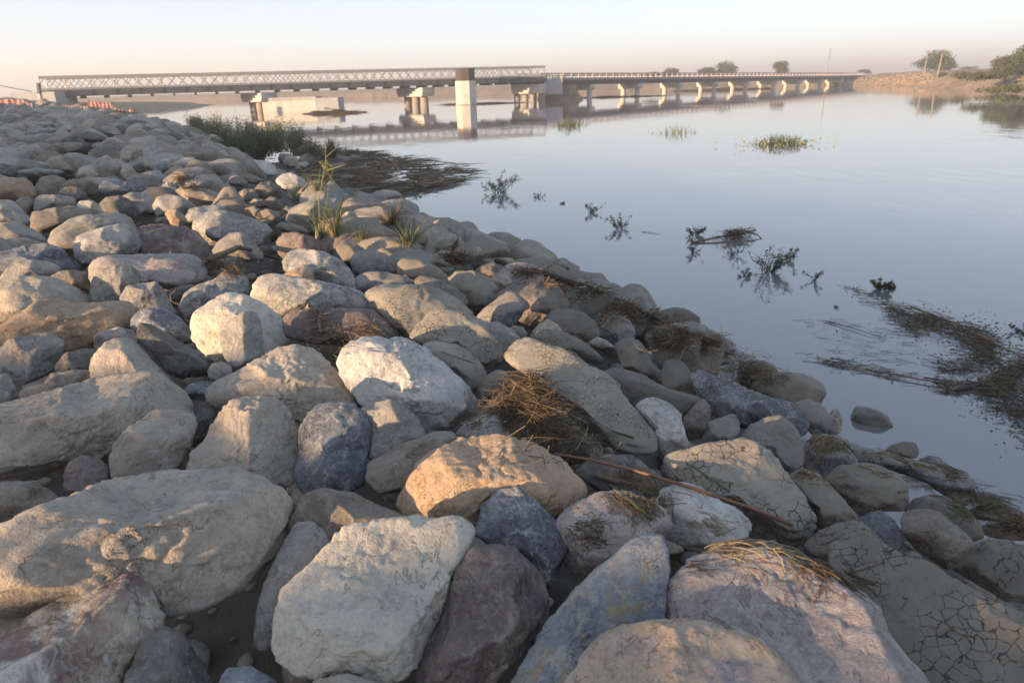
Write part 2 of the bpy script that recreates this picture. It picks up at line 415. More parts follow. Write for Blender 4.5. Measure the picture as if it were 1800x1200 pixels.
m, nt, b = mat_new('bank_soil'); N = NT(nt)
tc = N.n('ShaderNodeTexCoord')
n1, _ = N.noise(tc.outputs['Object'], 0.9, 6, 0.65); n2, _ = N.noise(tc.outputs['Object'], 9, 6, 0.7); n3, _ = N.noise(tc.outputs['Object'], 60, 3, 0.7)
c = N.mix(N.ramp(n1, 0.4, 0.6), (0.075, 0.062, 0.048), (0.042, 0.036, 0.029))
c = N.mix(N.math('MULTIPLY', N.ramp(n2, 0.45, 0.65), 0.6), c, (0.10, 0.086, 0.067))
N.put(b.inputs['Base Color'], c); b.inputs['Roughness'].default_value = 0.9
bp = N.n('ShaderNodeBump'); bp.inputs['Distance'].default_value = 0.03
N.put(bp.inputs['Height'], N.math('ADD', n2, N.math('MULTIPLY', n3, 0.3))); N.put(b.inputs['Normal'], bp.outputs[0])
SOIL = m

ys = np.concatenate([np.linspace(-6, 12, 150), np.linspace(12.3, 40, 110), np.linspace(41, 112, 72)])
def bank_sheet():
    us = np.concatenate([np.linspace(-6, 8, 120), np.linspace(8.4, 45, 60)])   # metres inland
    Sg, Yg = np.meshgrid(us, ys)
    sl = (shore_x(Yg + 0.5) - shore_x(Yg - 0.5))
    Xg = shore_x(Yg) - Sg * np.sqrt(1 + sl * sl)
    Zg = h_soil(Xg, Yg)
    # an unseen berm, added separately on the landward side, shades the bank
    V = np.stack([Xg, Yg, Zg], -1).reshape(-1, 3)
    nx, ny = len(us), len(ys)
    i = np.arange(nx - 1)[None, :] + nx * np.arange(ny - 1)[:, None]
    F = np.stack([i, i + nx, i + nx + 1, i + 1], -1).reshape(-1, 4)
    return V, F
V, F = bank_sheet()
o = link('bank_ground', np_mesh('bank_ground', V, F), SOIL); tag(o, kind='structure')

# added berm outside the view, placed to block low sun from the bank
BERM_LINE = [(-4.5, -14), (-7.2, -5), (-10.5, 0.5), (-15, 7), (-21.5, 15), (-31, 27), (-46, 45), (-64, 66)]
def shade_berm_sheet(H):
    V = []; nP = 260
    L = np.array(BERM_LINE, float); seg = np.linalg.norm(np.diff(L, axis=0), axis=1); cum = np.concatenate([[0], np.cumsum(seg)])
    ss = np.linspace(0, cum[-1], nP)
    px = np.interp(ss, cum, L[:, 0]); py = np.interp(ss, cum, L[:, 1])
    tx = np.gradient(px); ty = np.gradient(py); ln = np.hypot(tx, ty); nx_, ny_ = -ty / ln, tx / ln      # to the land side
    prof = [(-2.2, -0.6), (-1.2, 0.35), (-0.4, 0.93), (0, 1.0), (1.5, 1.0), (2.2, 0.9), (4, 0.1), (5.5, -0.6)]
    base = 1.5 + 0.006 * ss
    bump = 0.15 * fbm(np.stack([ss * 0.55, ss * 0, ss * 0], -1), 3, 3) + 0.09 * fbm(np.stack([ss * 2.1, ss * 0, ss * 0 + 5], -1), 2, 8)
    for w, hh in prof:
        top = H(ss) + bump
        V.append(np.stack([px + nx_ * w, py + ny_ * w, base - 0.3 + np.where(hh > 0, hh * (top + 0.3), hh)], -1))
    V = np.array(V); k = len(prof)
    i = np.arange(nP - 1)[None, :] + nP * np.arange(k - 1)[:, None]
    F = np.stack([i, i + 1, i + nP + 1, i + nP], -1).reshape(-1, 4)
    return V.reshape(-1, 3), F
V, F = shade_berm_sheet(lambda s: np.interp(s, [0, 10.2, 11.4, 12.6, 16.5, 21, 26, 40, 60, 100], [1.34, 1.34, 1.20, 1.07, 1.07, 1.40, 1.75, 1.95, 2.1, 2.1]))  # crest heights shaped to steer which stones catch the sun
o = link('shade_berm', np_mesh('shade_berm', V, F), SOIL); tag(o, kind='structure')

# water: one sheet to the horizon, muddy and almost still
m, nt, b = mat_new('river_water'); N = NT(nt)
tc = N.n('ShaderNodeTexCoord')
mp = N.n('ShaderNodeMapping'); N.put(mp.inputs[0], tc.outputs['Object']); mp.inputs['Scale'].default_value = (1.0, 0.45, 1.0); mp.inputs['Rotation'].default_value = (0, 0, 0.3)
n1, _ = N.noise(mp.outputs[0], 0.9, 3, 0.5); n2, _ = N.noise(mp.outputs[0], 6.0, 2, 0.5); n3, _ = N.noise(tc.outputs['Object'], 0.05, 3, 0.5)
N.put(b.inputs['Base Color'], N.mix(n3, (0.140, 0.134, 0.142), (0.155, 0.146, 0.150)))
b.inputs['Roughness'].default_value = 0.035; b.inputs['IOR'].default_value = 1.8; b.inputs['Specular IOR Level'].default_value = 0.5
bp = N.n('ShaderNodeBump'); N.put(bp.inputs['Strength'], N.math('ADD', 0.03, N.math('MULTIPLY', N.ramp(N.noise(tc.outputs['Object'], 0.16, 4, 0.6, 0.8)[0], 0.48, 0.66), 0.11))); bp.inputs['Distance'].default_value = 0.12
N.put(bp.inputs['Height'], N.math('ADD', n1, N.math('MULTIPLY', n2, 0.15))); N.put(b.inputs['Normal'], bp.outputs[0])
V, F = grid_sheet(np.array([-2500, -300, -60, -10, 30, 120, 400, 2500.]), np.array([-300, -20, 10, 40, 90, 200, 500, 3500.]), lambda X, Y: X * 0)
o = link('river_water', np_mesh('river_water', V, F), m); tag(o, kind='structure')

# far bank: shoreline polyline and a rising profile that runs inland to the horizon
FAR = [(-1500, 420), (-500, 330), (-150, 262), (-60, 240), (-15, 226), (25, 214), (60, 214), (86, 222), (101, 216), (100, 196), (93, 170), (84, 145),
       (76, 122), (69.5, 100), (66, 84), (64, 66), (62, 40), (62, 0), (70, -60), (120, -250)]
def far_bank():
    L = np.array(FAR, float); seg = np.linalg.norm(np.diff(L, axis=0), axis=1); cum = np.concatenate([[0], np.cumsum(seg)])
    ss = np.unique(np.concatenate([np.linspace(0, cum[-1], 80), np.linspace(cum[3], cum[16], 420)]))
    px = np.interp(ss, cum, L[:, 0]); py = np.interp(ss, cum, L[:, 1])
    k = np.ones(9) / 9
    pad = lambda a: np.convolve(np.pad(a, 4, mode='edge'), k, 'valid')
    px, py = pad(px), pad(py)
    # inland direction: away from the camera, swinging to the right on the right bank
    C = np.array([-20.0, 60.0]); dx, dy = px - C[0], py - C[1]; ln = np.hypot(dx, dy); dx, dy = dx / ln, dy / ln
    prof = [(-8, -0.8), (-1.5, -0.1), (0, 0.06), (1.5, 0.35), (3.5, 0.85), (7, 1.25), (12, 1.65), (22, 2.0), (45, 2.2), (120, 2.4), (500, 2.8), (2800, 3.6)]
    right = sstep(cum[7], cum[9], ss)
    V = []
    for w, z in prof:
        x, y = px + dx * w, py + dy * w
        p = np.stack([x, y, x * 0], -1)
        zz = z * (1 + 0.45 * right * (w > 0)) + (0.25 * fbm(p * 0.12, 3, 2) + 0.12 * fbm(p * 0.7, 2, 3)) * min(1, max(0, w) / 5)
        if w <= 60: 
            jit = 1.2 * fbm(p * 0.25, 3, 12)
            x, y = x + dx * jit, y + dy * jit
        V.append(np.stack([x, y, zz], -1))
    V = np.array(V); n = len(ss); kk = len(prof)
    i = np.arange(n - 1)[None, :] + n * np.arange(kk - 1)[:, None]
    F = np.stack([i, i + n, i + n + 1, i + 1], -1).reshape(-1, 4)
    return V.reshape(-1, 3), F
m, nt, b = mat_new('far_bank_earth'); N = NT(nt)
tc = N.n('ShaderNodeTexCoord')
n1, _ = N.noise(tc.outputs['Object'], 0.06, 5, 0.6); n2, _ = N.noise(tc.outputs['Object'], 0.5, 6, 0.7)
c = N.mix(N.ramp(n1, 0.4, 0.6), (0.34, 0.235, 0.15), (0.25, 0.185, 0.12))
c = N.mix(N.math('MULTIPLY', N.ramp(n2, 0.50, 0.62), 0.75), c, (0.115, 0.115, 0.06))
N.put(b.inputs['Base Color'], c); b.inputs['Roughness'].default_value = 0.95
bp = N.n('ShaderNodeBump'); bp.inputs['Distance'].default_value = 0.5; N.put(bp.inputs['Height'], n2); N.put(b.inputs['Normal'], bp.outputs[0])
EARTH = m
V, F = far_bank()
FARBVH = BVHTree.FromPolygons(V.tolist(), F.tolist())
o = link('far_bank_ground', np_mesh('far_bank_ground', V, F), EARTH); tag(o, kind='structure')

# left bank beyond the bridge: grey-green slope running out to a point
def spit():
    n = 60; t = np.linspace(0, 1, n)
    cx = np.interp(t, [0, .3, .6, 1], [-80, -86, -84, -72]); cy = np.interp(t, [0, .3, .6, 1], [92, 120, 150, 178])
    wd = np.interp(t, [0, .5, .85, 1], [18, 16, 9, 0.5]); hh = np.interp(t, [0, .4, .8, 1], [2.3, 2.0, 1.1, -0.1])
    V = []
    for a, z in ((1.25, -0.5), (1.0, 0.02), (0.8, 0.55), (0.5, 0.95), (0, 1.0), (-1.5, 1.0), (-3, 0.6)):
        x = cx + wd * a; y = cy - wd * a * 0.3
        V.append(np.stack([x, y, z * hh + 0.15 * fbm(np.stack([x, y, x * 0], -1) * 0.4, 3, 4)], -1))
    V = np.array(V); k = len(V)
    i = np.arange(n - 1)[None, :] + n * np.arange(k - 1)[:, None]
    return V.reshape(-1, 3), np.stack([i, i + 1, i + n + 1, i + n], -1).reshape(-1, 4)
V, F = spit()
SPIT = simple_mat('grassy_slope', (0.16, 0.155, 0.10), (0.105, 0.115, 0.07), 0.5, 0.95, 0.3, dist=0.3)
o = link('grassy_spit_ground', np_mesh('grassy_spit_ground', V, F), SPIT); tag(o, kind='structure')
# ------------------------------------------------------------------ boulders
CROP = {'P': (0, 0, 1.0), 'A': (0, 450, 3.0), 'B': (500, 450, 3.0), 'C': (0, 800, 3.0), 'D': (400, 800, 3.0), 'E': (900, 800, 3.0), 'F': (1200, 800, 3.0),
        'G': (900, 500, 3.0), 'H': (1300, 620, 3.6), 'U': (0, 170, 2.79), 'V': (300, 170, 2.79), 'Q': (0, 170, 6.0), 'S': (300, 190, 6.0), 'W': (600, 320, 6.0), 'X': (350, 300, 6.0)}
ICO = {}
def ico(level):
    if level not in ICO:
        bm = bmesh.new(); bmesh.ops.create_icosphere(bm, subdivisions=level, radius=1.0)
        V = np.array([v.co[:] for v in bm.verts]); F = np.array([[v.index for v in f.verts] for f in bm.faces]); bm.free()
        V /= np.linalg.norm(V, axis=1)[:, None]
        ICO[level] = (V, F)
    return ICO[level]

def stone_radius(S, seed, ang=0.5, strata=0.0, nplanes=None, cuts=()):
    """star-shaped radius of a broken, weathered stone over unit directions S"""
    rng = np.random.RandomState(seed)
    npl = nplanes or int(14 - 5 * ang)
    i = np.arange(npl) + 0.5
    ph = np.arccos(1 - 2 * i / npl); th = math.pi * (1 + 5 ** 0.5) * i + rng.rand() * 6.28
    nrm = np.stack([np.cos(th) * np.sin(ph), np.sin(th) * np.sin(ph), np.cos(ph)], -1) + rng.normal(0, 0.26, (npl, 3))
    nrm /= np.linalg.norm(nrm, axis=1)[:, None]
    q, _ = np.linalg.qr(rng.normal(size=(3, 3))); nrm = nrm @ q
    d = rng.uniform(0.80 - 0.28 * ang, 0.97 - 0.14 * ang, npl)
    if cuts:                                    # the large break faces seen on this stone
        cn = np.array([c[:3] for c in cuts], float); cn /= np.linalg.norm(cn, axis=1)[:, None]
        nrm = np.concatenate([nrm, cn]); d = np.concatenate([np.maximum(d, 0.74), [c[3] for c in cuts]])
    ca = S @ nrm.T
    # wavy break faces
    warp = 0.035 * fbm(S * 1.9 + seed, 3, seed)
    rr = np.where(ca > 0.05, d / np.maximum(ca, 0.05), 30.0) * (1 + warp[:, None])
    k = 50 + 220 * ang
    r = -np.log(np.exp(-k * np.minimum(rr, 3.0)).sum(1) + math.exp(-k * 1.06)) / k
    # knocked-off corners and edges
    nch = 11
    cn = rng.normal(size=(nch, 3)); cn /= np.linalg.norm(cn, axis=1)[:, None]
    P = S * r[:, None]
    cs = S @ cn.T; sup = (P @ cn.T).max(0); cd_ = sup * rng.uniform(0.91, 0.98, nch)
    rc = np.where(cs > 0.1, cd_ / np.maximum(cs, 0.1), 30.0) * (1 + 0.5 * warp[:, None])
    kk = 80 + 200 * ang
    rmin = np.minimum(r, rc.min(1)); r = rmin - np.log(np.exp(-kk * (r - rmin)) + np.exp(-kk * (np.minimum(rc, 9) - rmin[:, None])).sum(1)) / kk
    P = S * r[:, None]
    r = r + (0.034 - 0.020 * ang) * fbm(P * 1.6 + seed * 1.3, 2, seed + 1) + 0.013 * fbm(P * 5.0 + seed, 3, seed + 2)
    n = vn(P * 3.2 + 31 + seed, seed + 3); rid = 1 - np.abs(n)
    r = r - (0.012 + 0.022 * ang) * np.clip(rid - 0.86, 0, 1) / 0.14
    if strata:
        ax = rng.normal(size=3); ax /= np.linalg.norm(ax)
        q = (P @ ax) * 7 + 1.2 * vn(P * 2.2, seed + 5)
        r = r + strata * 0.035 * (sstep(0.0, 0.35, q % 1.0) - q % 1.0)
    return r

ROCKS = []          # (object, low-res world verts, faces) for laying debris on
TRACED = []         # outlines in picture units, to keep the scatter out of them
GROUPB = 'boulders of the riprap bank'

def roundpoly(pts, n=180):
    """polar radius of a closed outline around its centroid"""
    P = np.array(pts, float); Q = np.roll(P, -1, 0)
    cr = P[:, 0] * Q[:, 1] - Q[:, 0] * P[:, 1]; A = cr.sum() / 2
    c = np.array([((P[:, 0] + Q[:, 0]) * cr).sum(), ((P[:, 1] + Q[:, 1]) * cr).sum()]) / (6 * A)
    th = np.linspace(-math.pi, math.pi, n, endpoint=False)
    R = np.zeros(n)
    for j, t in enumerate(th):
        u = np.array([math.cos(t), math.sin(t)]); best = 0
        for a, b in zip(P - c, Q - c):
            e = b - a; den = u[0] * (-e[1]) + u[1] * e[0]
            if abs(den) < 1e-9: continue
            r = (a[0] * (-e[1]) + a[1] * e[0]) / den; s = (u[0] * a[1] - u[1] * a[0]) / den
            if r > 0 and -1e-6 <= s <= 1 + 1e-6: best = max(best, r)
        R[j] = best if best > 0 else R[j - 1]
    k = np.array([1, 2, 3, 2, 1.]) / 9
    R = np.convolve(np.concatenate([R[-2:], R, R[:2]]), k, 'valid')
    return c, abs(A), th, R

def boulder(crop, typ, label, pts, ang=0.5, T=0.80, dd=1.0, lev=None, k=0.50, strata=0.0, seed=None, off=None, name='boulder', cuts=()):
    x0, y0, s = CROP[crop]
    px = [(x0 + p[0] / s, y0 + p[1] / s) for p in pts]
    seed = seed if seed is not None else 100 + len(ROCKS)
    k = k * 0.55; T = T * 1.12
    if dd < 1: dd = 1 - (1 - dd) * 2.3
    (cx, cy), A, _, _ = roundpoly(px)
    TRACED.append(np.array(px))
    size = math.sqrt(A / math.pi)
    if ang > 0.2: ang = min(0.95, ang * 0.95 + (0.12 if typ.startswith('mud') else 0.27))
    if strata == 0 and ang > 0.55 and not typ.startswith(('mud', 'crack')): strata = 0.40
    t, _q = hit_bank(cx, cy, 0.0)
    half = size / FPX * t
    t, _q = hit_bank(cx, cy, (0.30 * half if off is None else off))
    D = t * dd
    dC = ray(cx, cy); C = CAM + dC * D
    u = _R - dC * (_R @ dC); u /= np.linalg.norm(u); v = np.cross(u, dC); v = v if v @ _U > 0 else -v
    pl = []
    for p in px:
        r = ray(*p); q = r * (D / (r @ dC)) - dC * D
        pl.append((q @ u, q @ v))
    (ou, ov), A2, th, R = roundpoly(pl)
    rad = math.sqrt(A2 / math.pi)
    Tm = T * rad
    lev = lev or (6 if size > 85 else 5 if size > 34 else 4)
    def shape(level):
        S, F = ico(level)
        r = stone_radius(S, seed, ang, strata, None, cuts)
        P = S * r[:, None]
        a = np.arctan2(P[:, 1], P[:, 0]); rho = np.hypot(P[:, 0], P[:, 1])
        S6, _ = ico(5) if level < 5 else (S, F)
        if level < 5:
            P6 = S6 * stone_radius(S6, seed, ang, strata, None, cuts)[:, None]
        else: P6 = P
        a6 = np.arctan2(P6[:, 1], P6[:, 0]); rho6 = np.hypot(P6[:, 0], P6[:, 1])
        nb = 90; sil = np.zeros(nb); bi = ((a6 + math.pi) / (2 * math.pi) * nb).astype(int) % nb
        np.maximum.at(sil, bi, rho6)
        sil = np.maximum(sil, 0.2)
        kk = np.array([1, 2, 3, 2, 1.]) / 9
        sil = np.convolve(np.concatenate([sil[-2:], sil, sil[:2]]), kk, 'valid')
        tb = -math.pi + (np.arange(nb) + 0.5) * 2 * math.pi / nb
        sa = np.interp(a, np.concatenate([[tb[-1] - 2 * math.pi], tb, [tb[0] + 2 * math.pi]]), np.concatenate([[sil[-1]], sil, [sil[0]]]))
        Ra = np.interp(a, np.concatenate([th, [math.pi]]), np.concatenate([R, [R[0]]]))
        g = rho / sa * Ra * 1.045
        U = np.cos(a) * g; Vv = np.sin(a) * g; W = P[:, 2] * Tm - k * Vv * 1.0
        f = (D - W) / D
        Pw = C + np.outer((U + ou) * f, u) + np.outer((Vv + ov) * f, v) - np.outer(W, dC)
        # metric roughness: knobs, scars and grit
        n = Pw - Pw.mean(0); n /= np.linalg.norm(n, axis=1)[:, None]
        amp = min(1.0, rad / 0.2)
        dsp = 0.0042 * amp * fbm(Pw * 10 + seed, 3, seed + 7) + 0.0030 * amp * fbm(Pw * 34, 3, seed + 9)
        rg = 1 - np.abs(fbm(Pw * 15 + seed, 3, seed + 21)); dsp = dsp - 0.0055 * amp * min(1, ang + .2) * np.clip(rg - 0.6, 0, 1) / 0.4
        if level >= 6: dsp = dsp + 0.0016 * vn(Pw * 95, seed + 11)
        return Pw + n * dsp[:, None], F
    Vw, F = shape(lev)
    me = np_mesh(name, Vw - C, F)
    o = link(name, me, RM[typ], None, tuple(C))
    tag(o, label, 'boulder', GROUPB)
    Vl, Fl = shape(3) if lev > 3 else (Vw, F)
    ROCKS.append((o, Vl, Fl))
    return o

B = boulder
# --- bottom edge of the picture
B('P', 'cream', 'cream limestone block with flat heart-shaped top in the front row', [(483, 1100), (490, 1060), (510, 1025), (545, 990), (575, 960), (600, 930), (640, 915), (690, 912), (750, 912), (815, 912), (832, 935), (825, 965), (800, 995), (795, 1020), (785, 1070), (770, 1110), (745, 1150), (710, 1190), (680, 1200), (640, 1185), (600, 1175), (560, 1190), (520, 1180), (490, 1150)], ang=0.75, T=0.62, k=0.80, seed=3, cuts=[(-.05, .30, .95, .42), (0, -.85, .5, .74), (.95, -.1, .3, .85)])
B('P', 'purple', 'dark brown boulder with pale veins tucked under the cream heart-shaped block', [(735, 1230), (730, 1170), (780, 1080), (800, 1000), (830, 960), (870, 958), (905, 967), (940, 1000), (965, 1050), (962, 1090), (930, 1140), (880, 1190), (820, 1240), (770, 1250)], ang=0.25, seed=11, dd=1.05)
B('P', 'blue', 'blue-grey angular stone with white veins below the orange-tan boulder', [(835, 940), (850, 890), (878, 860), (910, 855), (940, 880), (985, 920), (1002, 950), (985, 990), (965, 1035), (940, 1022), (910, 985), (870, 960)], ang=0.8, seed=21, cuts=[(-.35, .1, .95, .52), (.6, .25, .8, .6), (.1, -.7, .7, .7)])
B('P', 'slab', 'tall blue-grey slab with ochre patches and a pointed top', [(1070, 985), (1100, 955), (1130, 938), (1165, 948), (1176, 975), (1170, 1030), (1165, 1085), (1130, 1130), (1090, 1200), (1040, 1260), (960, 1290), (880, 1270), (900, 1200), (930, 1140), (980, 1070), (1030, 1015)], ang=0.85, T=0.6, k=0.3, seed=5, cuts=[(.28, .1, .95, .42), (-.85, .1, .5, .5)])
B('P', 'pink', 'large pink-grey speckled boulder with dry grass draped over its top', [(1165, 1060), (1178, 1030), (1200, 995), (1240, 970), (1300, 955), (1350, 955), (1400, 985), (1450, 1010), (1500, 1035), (1538, 1058), (1550, 1090), (1565, 1130), (1600, 1170), (1640, 1210), (1640, 1290), (1400, 1300), (1220, 1280), (1175, 1150)], ang=0.6, T=0.75, k=0.65, seed=31, cuts=[(.15, .35, .92, .50), (-.2, .85, .5, .72), (-.6, -.1, .8, .66)])
B('P', 'peach', 'peach and mauve boulder at the bottom edge in front of the pink-grey speckled one', [(985, 1230), (1025, 1155), (1055, 1118), (1100, 1100), (1150, 1090), (1210, 1092), (1270, 1100), (1330, 1120), (1370, 1160), (1420, 1210), (1440, 1310), (1200, 1330), (990, 1310)], ang=0.65, seed=44, k=0.55, dd=0.975, cuts=[(.45, .25, .85, .50), (-.5, .3, .8, .52), (0, .9, .4, .8)])
B('P', 'crackd', 'huge mud-coated slab with wide dark cracks in the bottom right corner', [(1448, 975), (1470, 948), (1540, 945), (1580, 975), (1640, 995), (1700, 1030), (1760, 1060), (1860, 1110), (1900, 1200), (1830, 1290), (1640, 1270), (1560, 1150), (1500, 1045)], ang=0.5, T=0.55, k=0.75, seed=52, cuts=[(.05, .2, .97, .40), (.5, .8, .35, .8)])
B('P', 'quartz', 'purple and white breccia boulder in the bottom left corner', [(-60, 1200), (-10, 1135), (60, 1080), (130, 1040), (190, 1008), (232, 1005), (257, 1025), (272, 1060), (287, 1085), (277, 1115), (242, 1155), (215, 1210), (150, 1280), (-60, 1290)], ang=0.7, seed=61, cuts=[(-.5, .7, .5, .5), (.2, -.1, .97, .5), (.85, .1, .5, .8)])
B('P', 'tan', 'long massive grey-tan boulder reaching in from the left edge, second row from the front', [(-120, 990), (-60, 955), (0, 925), (60, 895), (140, 865), (200, 845), (290, 830), (350, 828), (410, 825), (460, 840), (495, 865), (513, 895), (510, 930), (490, 970), (450, 1010), (400, 1045), (330, 1075), (280, 1085), (200, 1085), (100, 1075), (0, 1080), (-100, 1070)], ang=0.5, T=0.95, k=0.35, strata=0.35, seed=73, cuts=[(-.1, .80, .60, .60), (.1, -.35, .93, .60), (.8, .0, .6, .85)])
B('P', 'tan', 'thin olive-tan slab lying behind the purple and white breccia boulder', [(-40, 1130), (-20, 1090), (40, 1045), (90, 1030), (150, 1033), (160, 1050), (120, 1090), (60, 1120), (0, 1150)], ang=0.5, dd=1.02)
B('P', 'brown', 'rounded brown boulder at the left edge above the long grey-tan one', [(-60, 900), (-30, 855), (0, 846), (60, 846), (107, 878), (90, 920), (30, 940), (-50, 940)], ang=0.3)
B('P', 'dark', 'dark brown stone in the shade between the breccia boulder and the soil hollow', [(205, 1220), (250, 1130), (290, 1102), (325, 1120), (352, 1160), (378, 1215), (340, 1275), (215, 1280)], ang=0.5, dd=1.02)
B('P', 'blue', 'small blue stone at the bottom edge left of the cream heart-shaped block', [(378, 1215), (400, 1174), (440, 1170), (482, 1195), (500, 1245), (400, 1270)], ang=0.4)
B('P', 'tan', 'pale stone just showing at the bottom edge under the cream block', [(520, 1230), (560, 1193), (612, 1185), (665, 1200), (700, 1245), (600, 1280), (530, 1270)], ang=0.4)
B('P', 'grey', 'narrow upright grey-brown stone left of the cream heart-shaped block', [(445, 1130), (455, 1060), (475, 1000), (500, 950), (520, 920), (550, 917), (573, 935), (579, 960), (557, 1000), (525, 1045), (495, 1090), (478, 1145)], ang=0.7, dd=1.03)
B('P', 'brown', 'flat taupe boulder behind the cream heart-shaped block', [(505, 920), (515, 895), (535, 870), (570, 858), (620, 866), (660, 888), (700, 900), (740, 917), (720, 960), (640, 975), (550, 965)], ang=0.45)
# --- the middle foreground
B('P', 'orange', 'big orange-tan boulder in the centre foreground', [(700, 885), (715, 850), (735, 815), (770, 788), (820, 768), (865, 765), (910, 770), (950, 785), (990, 812), (1020, 845), (1028, 872), (1005, 900), (950, 920), (880, 935), (800, 935), (740, 922), (708, 905)], ang=0.6, T=0.85, k=0.5, seed=80, cuts=[(-.05, .65, .76, .58), (.1, -.45, .89, .60), (-.7, -.1, .7, .7)])
B('B', 'white', 'large white-grey boulder with a sunlit peak in the middle of the bank', [(285, 560), (330, 480), (400, 435), (480, 430), (560, 440), (600, 430), (660, 440), (740, 490), (820, 550), (900, 620), (980, 700), (1020, 780), (1035, 840), (990, 880), (900, 930), (750, 960), (650, 920), (520, 850), (400, 780), (340, 690), (290, 620)], ang=0.65, T=0.85, k=0.55, seed=92, cuts=[(.45, .5, .75, .55), (-.45, -.1, .88, .58), (.15, -.65, .75, .64), (-.3, .9, .3, .8)])
B('B', 'grey', 'grey-brown stone leaning against the large white-grey boulder, on its lower left', [(400, 810), (470, 775), (560, 755), (650, 800), (720, 880), (745, 950), (640, 1010), (530, 1070), (450, 1060), (425, 920)], ang=0.5, dd=0.985)
B('B', 'white', 'small whitish stone with a straw tuft behind the orange-tan boulder', [(905, 930), (960, 880), (1040, 840), (1110, 840), (1170, 870), (1215, 940), (1210, 1000), (1100, 1020), (980, 1000)], ang=0.55)
B('B', 'brown', 'low elongated taupe stone wedged left of the orange-tan boulder', [(440, 1090), (520, 1050), (620, 990), (780, 930), (860, 925), (920, 940), (905, 990), (810, 1050), (720, 1130), (670, 1230), (500, 1250), (430, 1180)], ang=0.6, k=0.6)
B('B', 'blue', 'dark blue-grey block with fine white veins beside the grey-brown leaning stone', [(80, 920), (110, 860), (160, 800), (260, 770), (340, 775), (400, 820), (448, 870), (450, 960), (435, 1080), (420, 1200), (300, 1270), (100, 1250), (55, 1150), (75, 1010)], ang=0.8, seed=107, cuts=[(-.3, .65, .7, .60), (.55, -.15, .83, .55), (-.6, -.3, .75, .58)])
B('A', 'tan', 'tall tan boulder with a small sunlit facet left of the dark blue-grey block', [(1080, 980), (1120, 890), (1190, 790), (1260, 750), (1380, 740), (1450, 755), (1530, 830), (1565, 910), (1565, 1010), (1560, 1200), (1400, 1260), (1150, 1230), (1000, 1140), (1010, 1040)], ang=0.6, seed=112, cuts=[(.5, .15, .86, .55), (-.55, .1, .83, .56), (-.1, .85, .5, .8)])
B('A', 'tan', 'broad tan boulder with a lit left shoulder left of the white-grey boulder', [(1085, 730), (1110, 680), (1250, 610), (1400, 520), (1480, 480), (1560, 470), (1650, 500), (1730, 560), (1830, 670), (1890, 760), (1870, 850), (1700, 890), (1450, 850), (1250, 830), (1130, 790)], ang=0.5, T=0.9, seed=118, cuts=[(.1, .72, .68, .60), (-.05, -.3, .95, .58), (-.8, .1, .6, .78)])
B('A', 'tan', 'huge pale elongated boulder at the left edge, warmly lit along its top', [(-120, 830), (0, 790), (200, 730), (400, 680), (560, 640), (720, 615), (820, 612), (900, 660), (965, 740), (1000, 780), (1020, 840), (970, 910), (760, 970), (620, 1060), (500, 1100), (300, 1140), (100, 1190), (0, 1200), (-150, 1150)], ang=0.4, T=0.95, k=0.5, seed=125, cuts=[(.0, .70, .70, .60), (.05, -.35, .93, .58), (.75, .2, .6, .80)])
B('A', 'tan', 'cream-tan stone with crisp lit edges in front of the huge pale elongated boulder', [(578, 1090), (590, 1020), (640, 940), (700, 895), (800, 820), (860, 798), (960, 815), (1030, 845), (1037, 885), (1010, 980), (970, 1070), (940, 1150), (800, 1180), (680, 1200), (600, 1185)], ang=0.75, dd=0.985, seed=130, cuts=[(.1, .8, .58, .55), (.25, -.35, .9, .56), (-.75, -.1, .65, .66)])
B('A', 'purple', 'small wine-coloured stone in front of the huge pale elongated boulder', [(338, 1150), (360, 1090), (430, 1052), (520, 1070), (570, 1110), (592, 1170), (580, 1230), (420, 1270), (335, 1225)], ang=0.7, dd=0.99)
B('A', 'dark', 'dark stone half hidden right of the cream-tan stone with lit edges', [(1000, 830), (1060, 770), (1130, 790), (1150, 860), (1100, 960), (1020, 1010), (960, 960)], ang=0.5, dd=1.03)
B('A', 'tan', 'tan boulder with a glowing lit nose under the dark olive leaning stone', [(478, 590), (500, 520), (560, 460), (640, 433), (700, 440), (740, 480), (800, 550), (860, 610), (940, 690), (965, 740), (860, 780), (600, 720), (490, 660)], ang=0.6, seed=141, cuts=[(.5, .6, .6, .55), (-.5, -.1, .85, .56)])
B('A', 'dark', 'dark olive stone leaning down to the right with a lit tip', [(722, 400), (735, 355), (800, 362), (870, 400), (940, 450), (1040, 500), (1090, 560), (1120, 610), (1060, 630), (960, 645), (890, 620), (800, 510), (730, 440)], ang=0.65, dd=0.985, seed=146, cuts=[(.35, .75, .55, .55), (-.25, -.35, .9, .52)])
B('A', 'blue', 'smooth blue-grey stone behind the dark olive leaning stone', [(693, 375), (700, 320), (740, 285), (800, 276), (880, 285), (950, 330), (1000, 390), (1030, 450), (900, 480), (760, 440)], ang=0.2)
B('A', 'pink', 'small mauve stone between the orange pitted boulder and the dark olive leaning stone', [(495, 430), (520, 400), (620, 372), (700, 390), (745, 425), (720, 470), (600, 500), (505, 510)], ang=0.6)
B('A', 'grey', 'many-sided grey boulder below the orange pitted one at the left edge', [(-30, 560), (0, 500), (50, 440), (130, 425), (240, 402), (300, 425), (338, 455), (325, 530), (290, 600), (220, 640), (120, 680), (50, 650), (-20, 610)], ang=0.75, seed=155, cuts=[(.1, .75, .65, .62), (-.5, -.1, .85, .62), (.55, -.25, .8, .62)])
B('A', 'dark', 'blackish flat stone right of the many-sided grey boulder', [(285, 590), (340, 510), (430, 488), (510, 490), (510, 560), (480, 620), (300, 630)], ang=0.5)
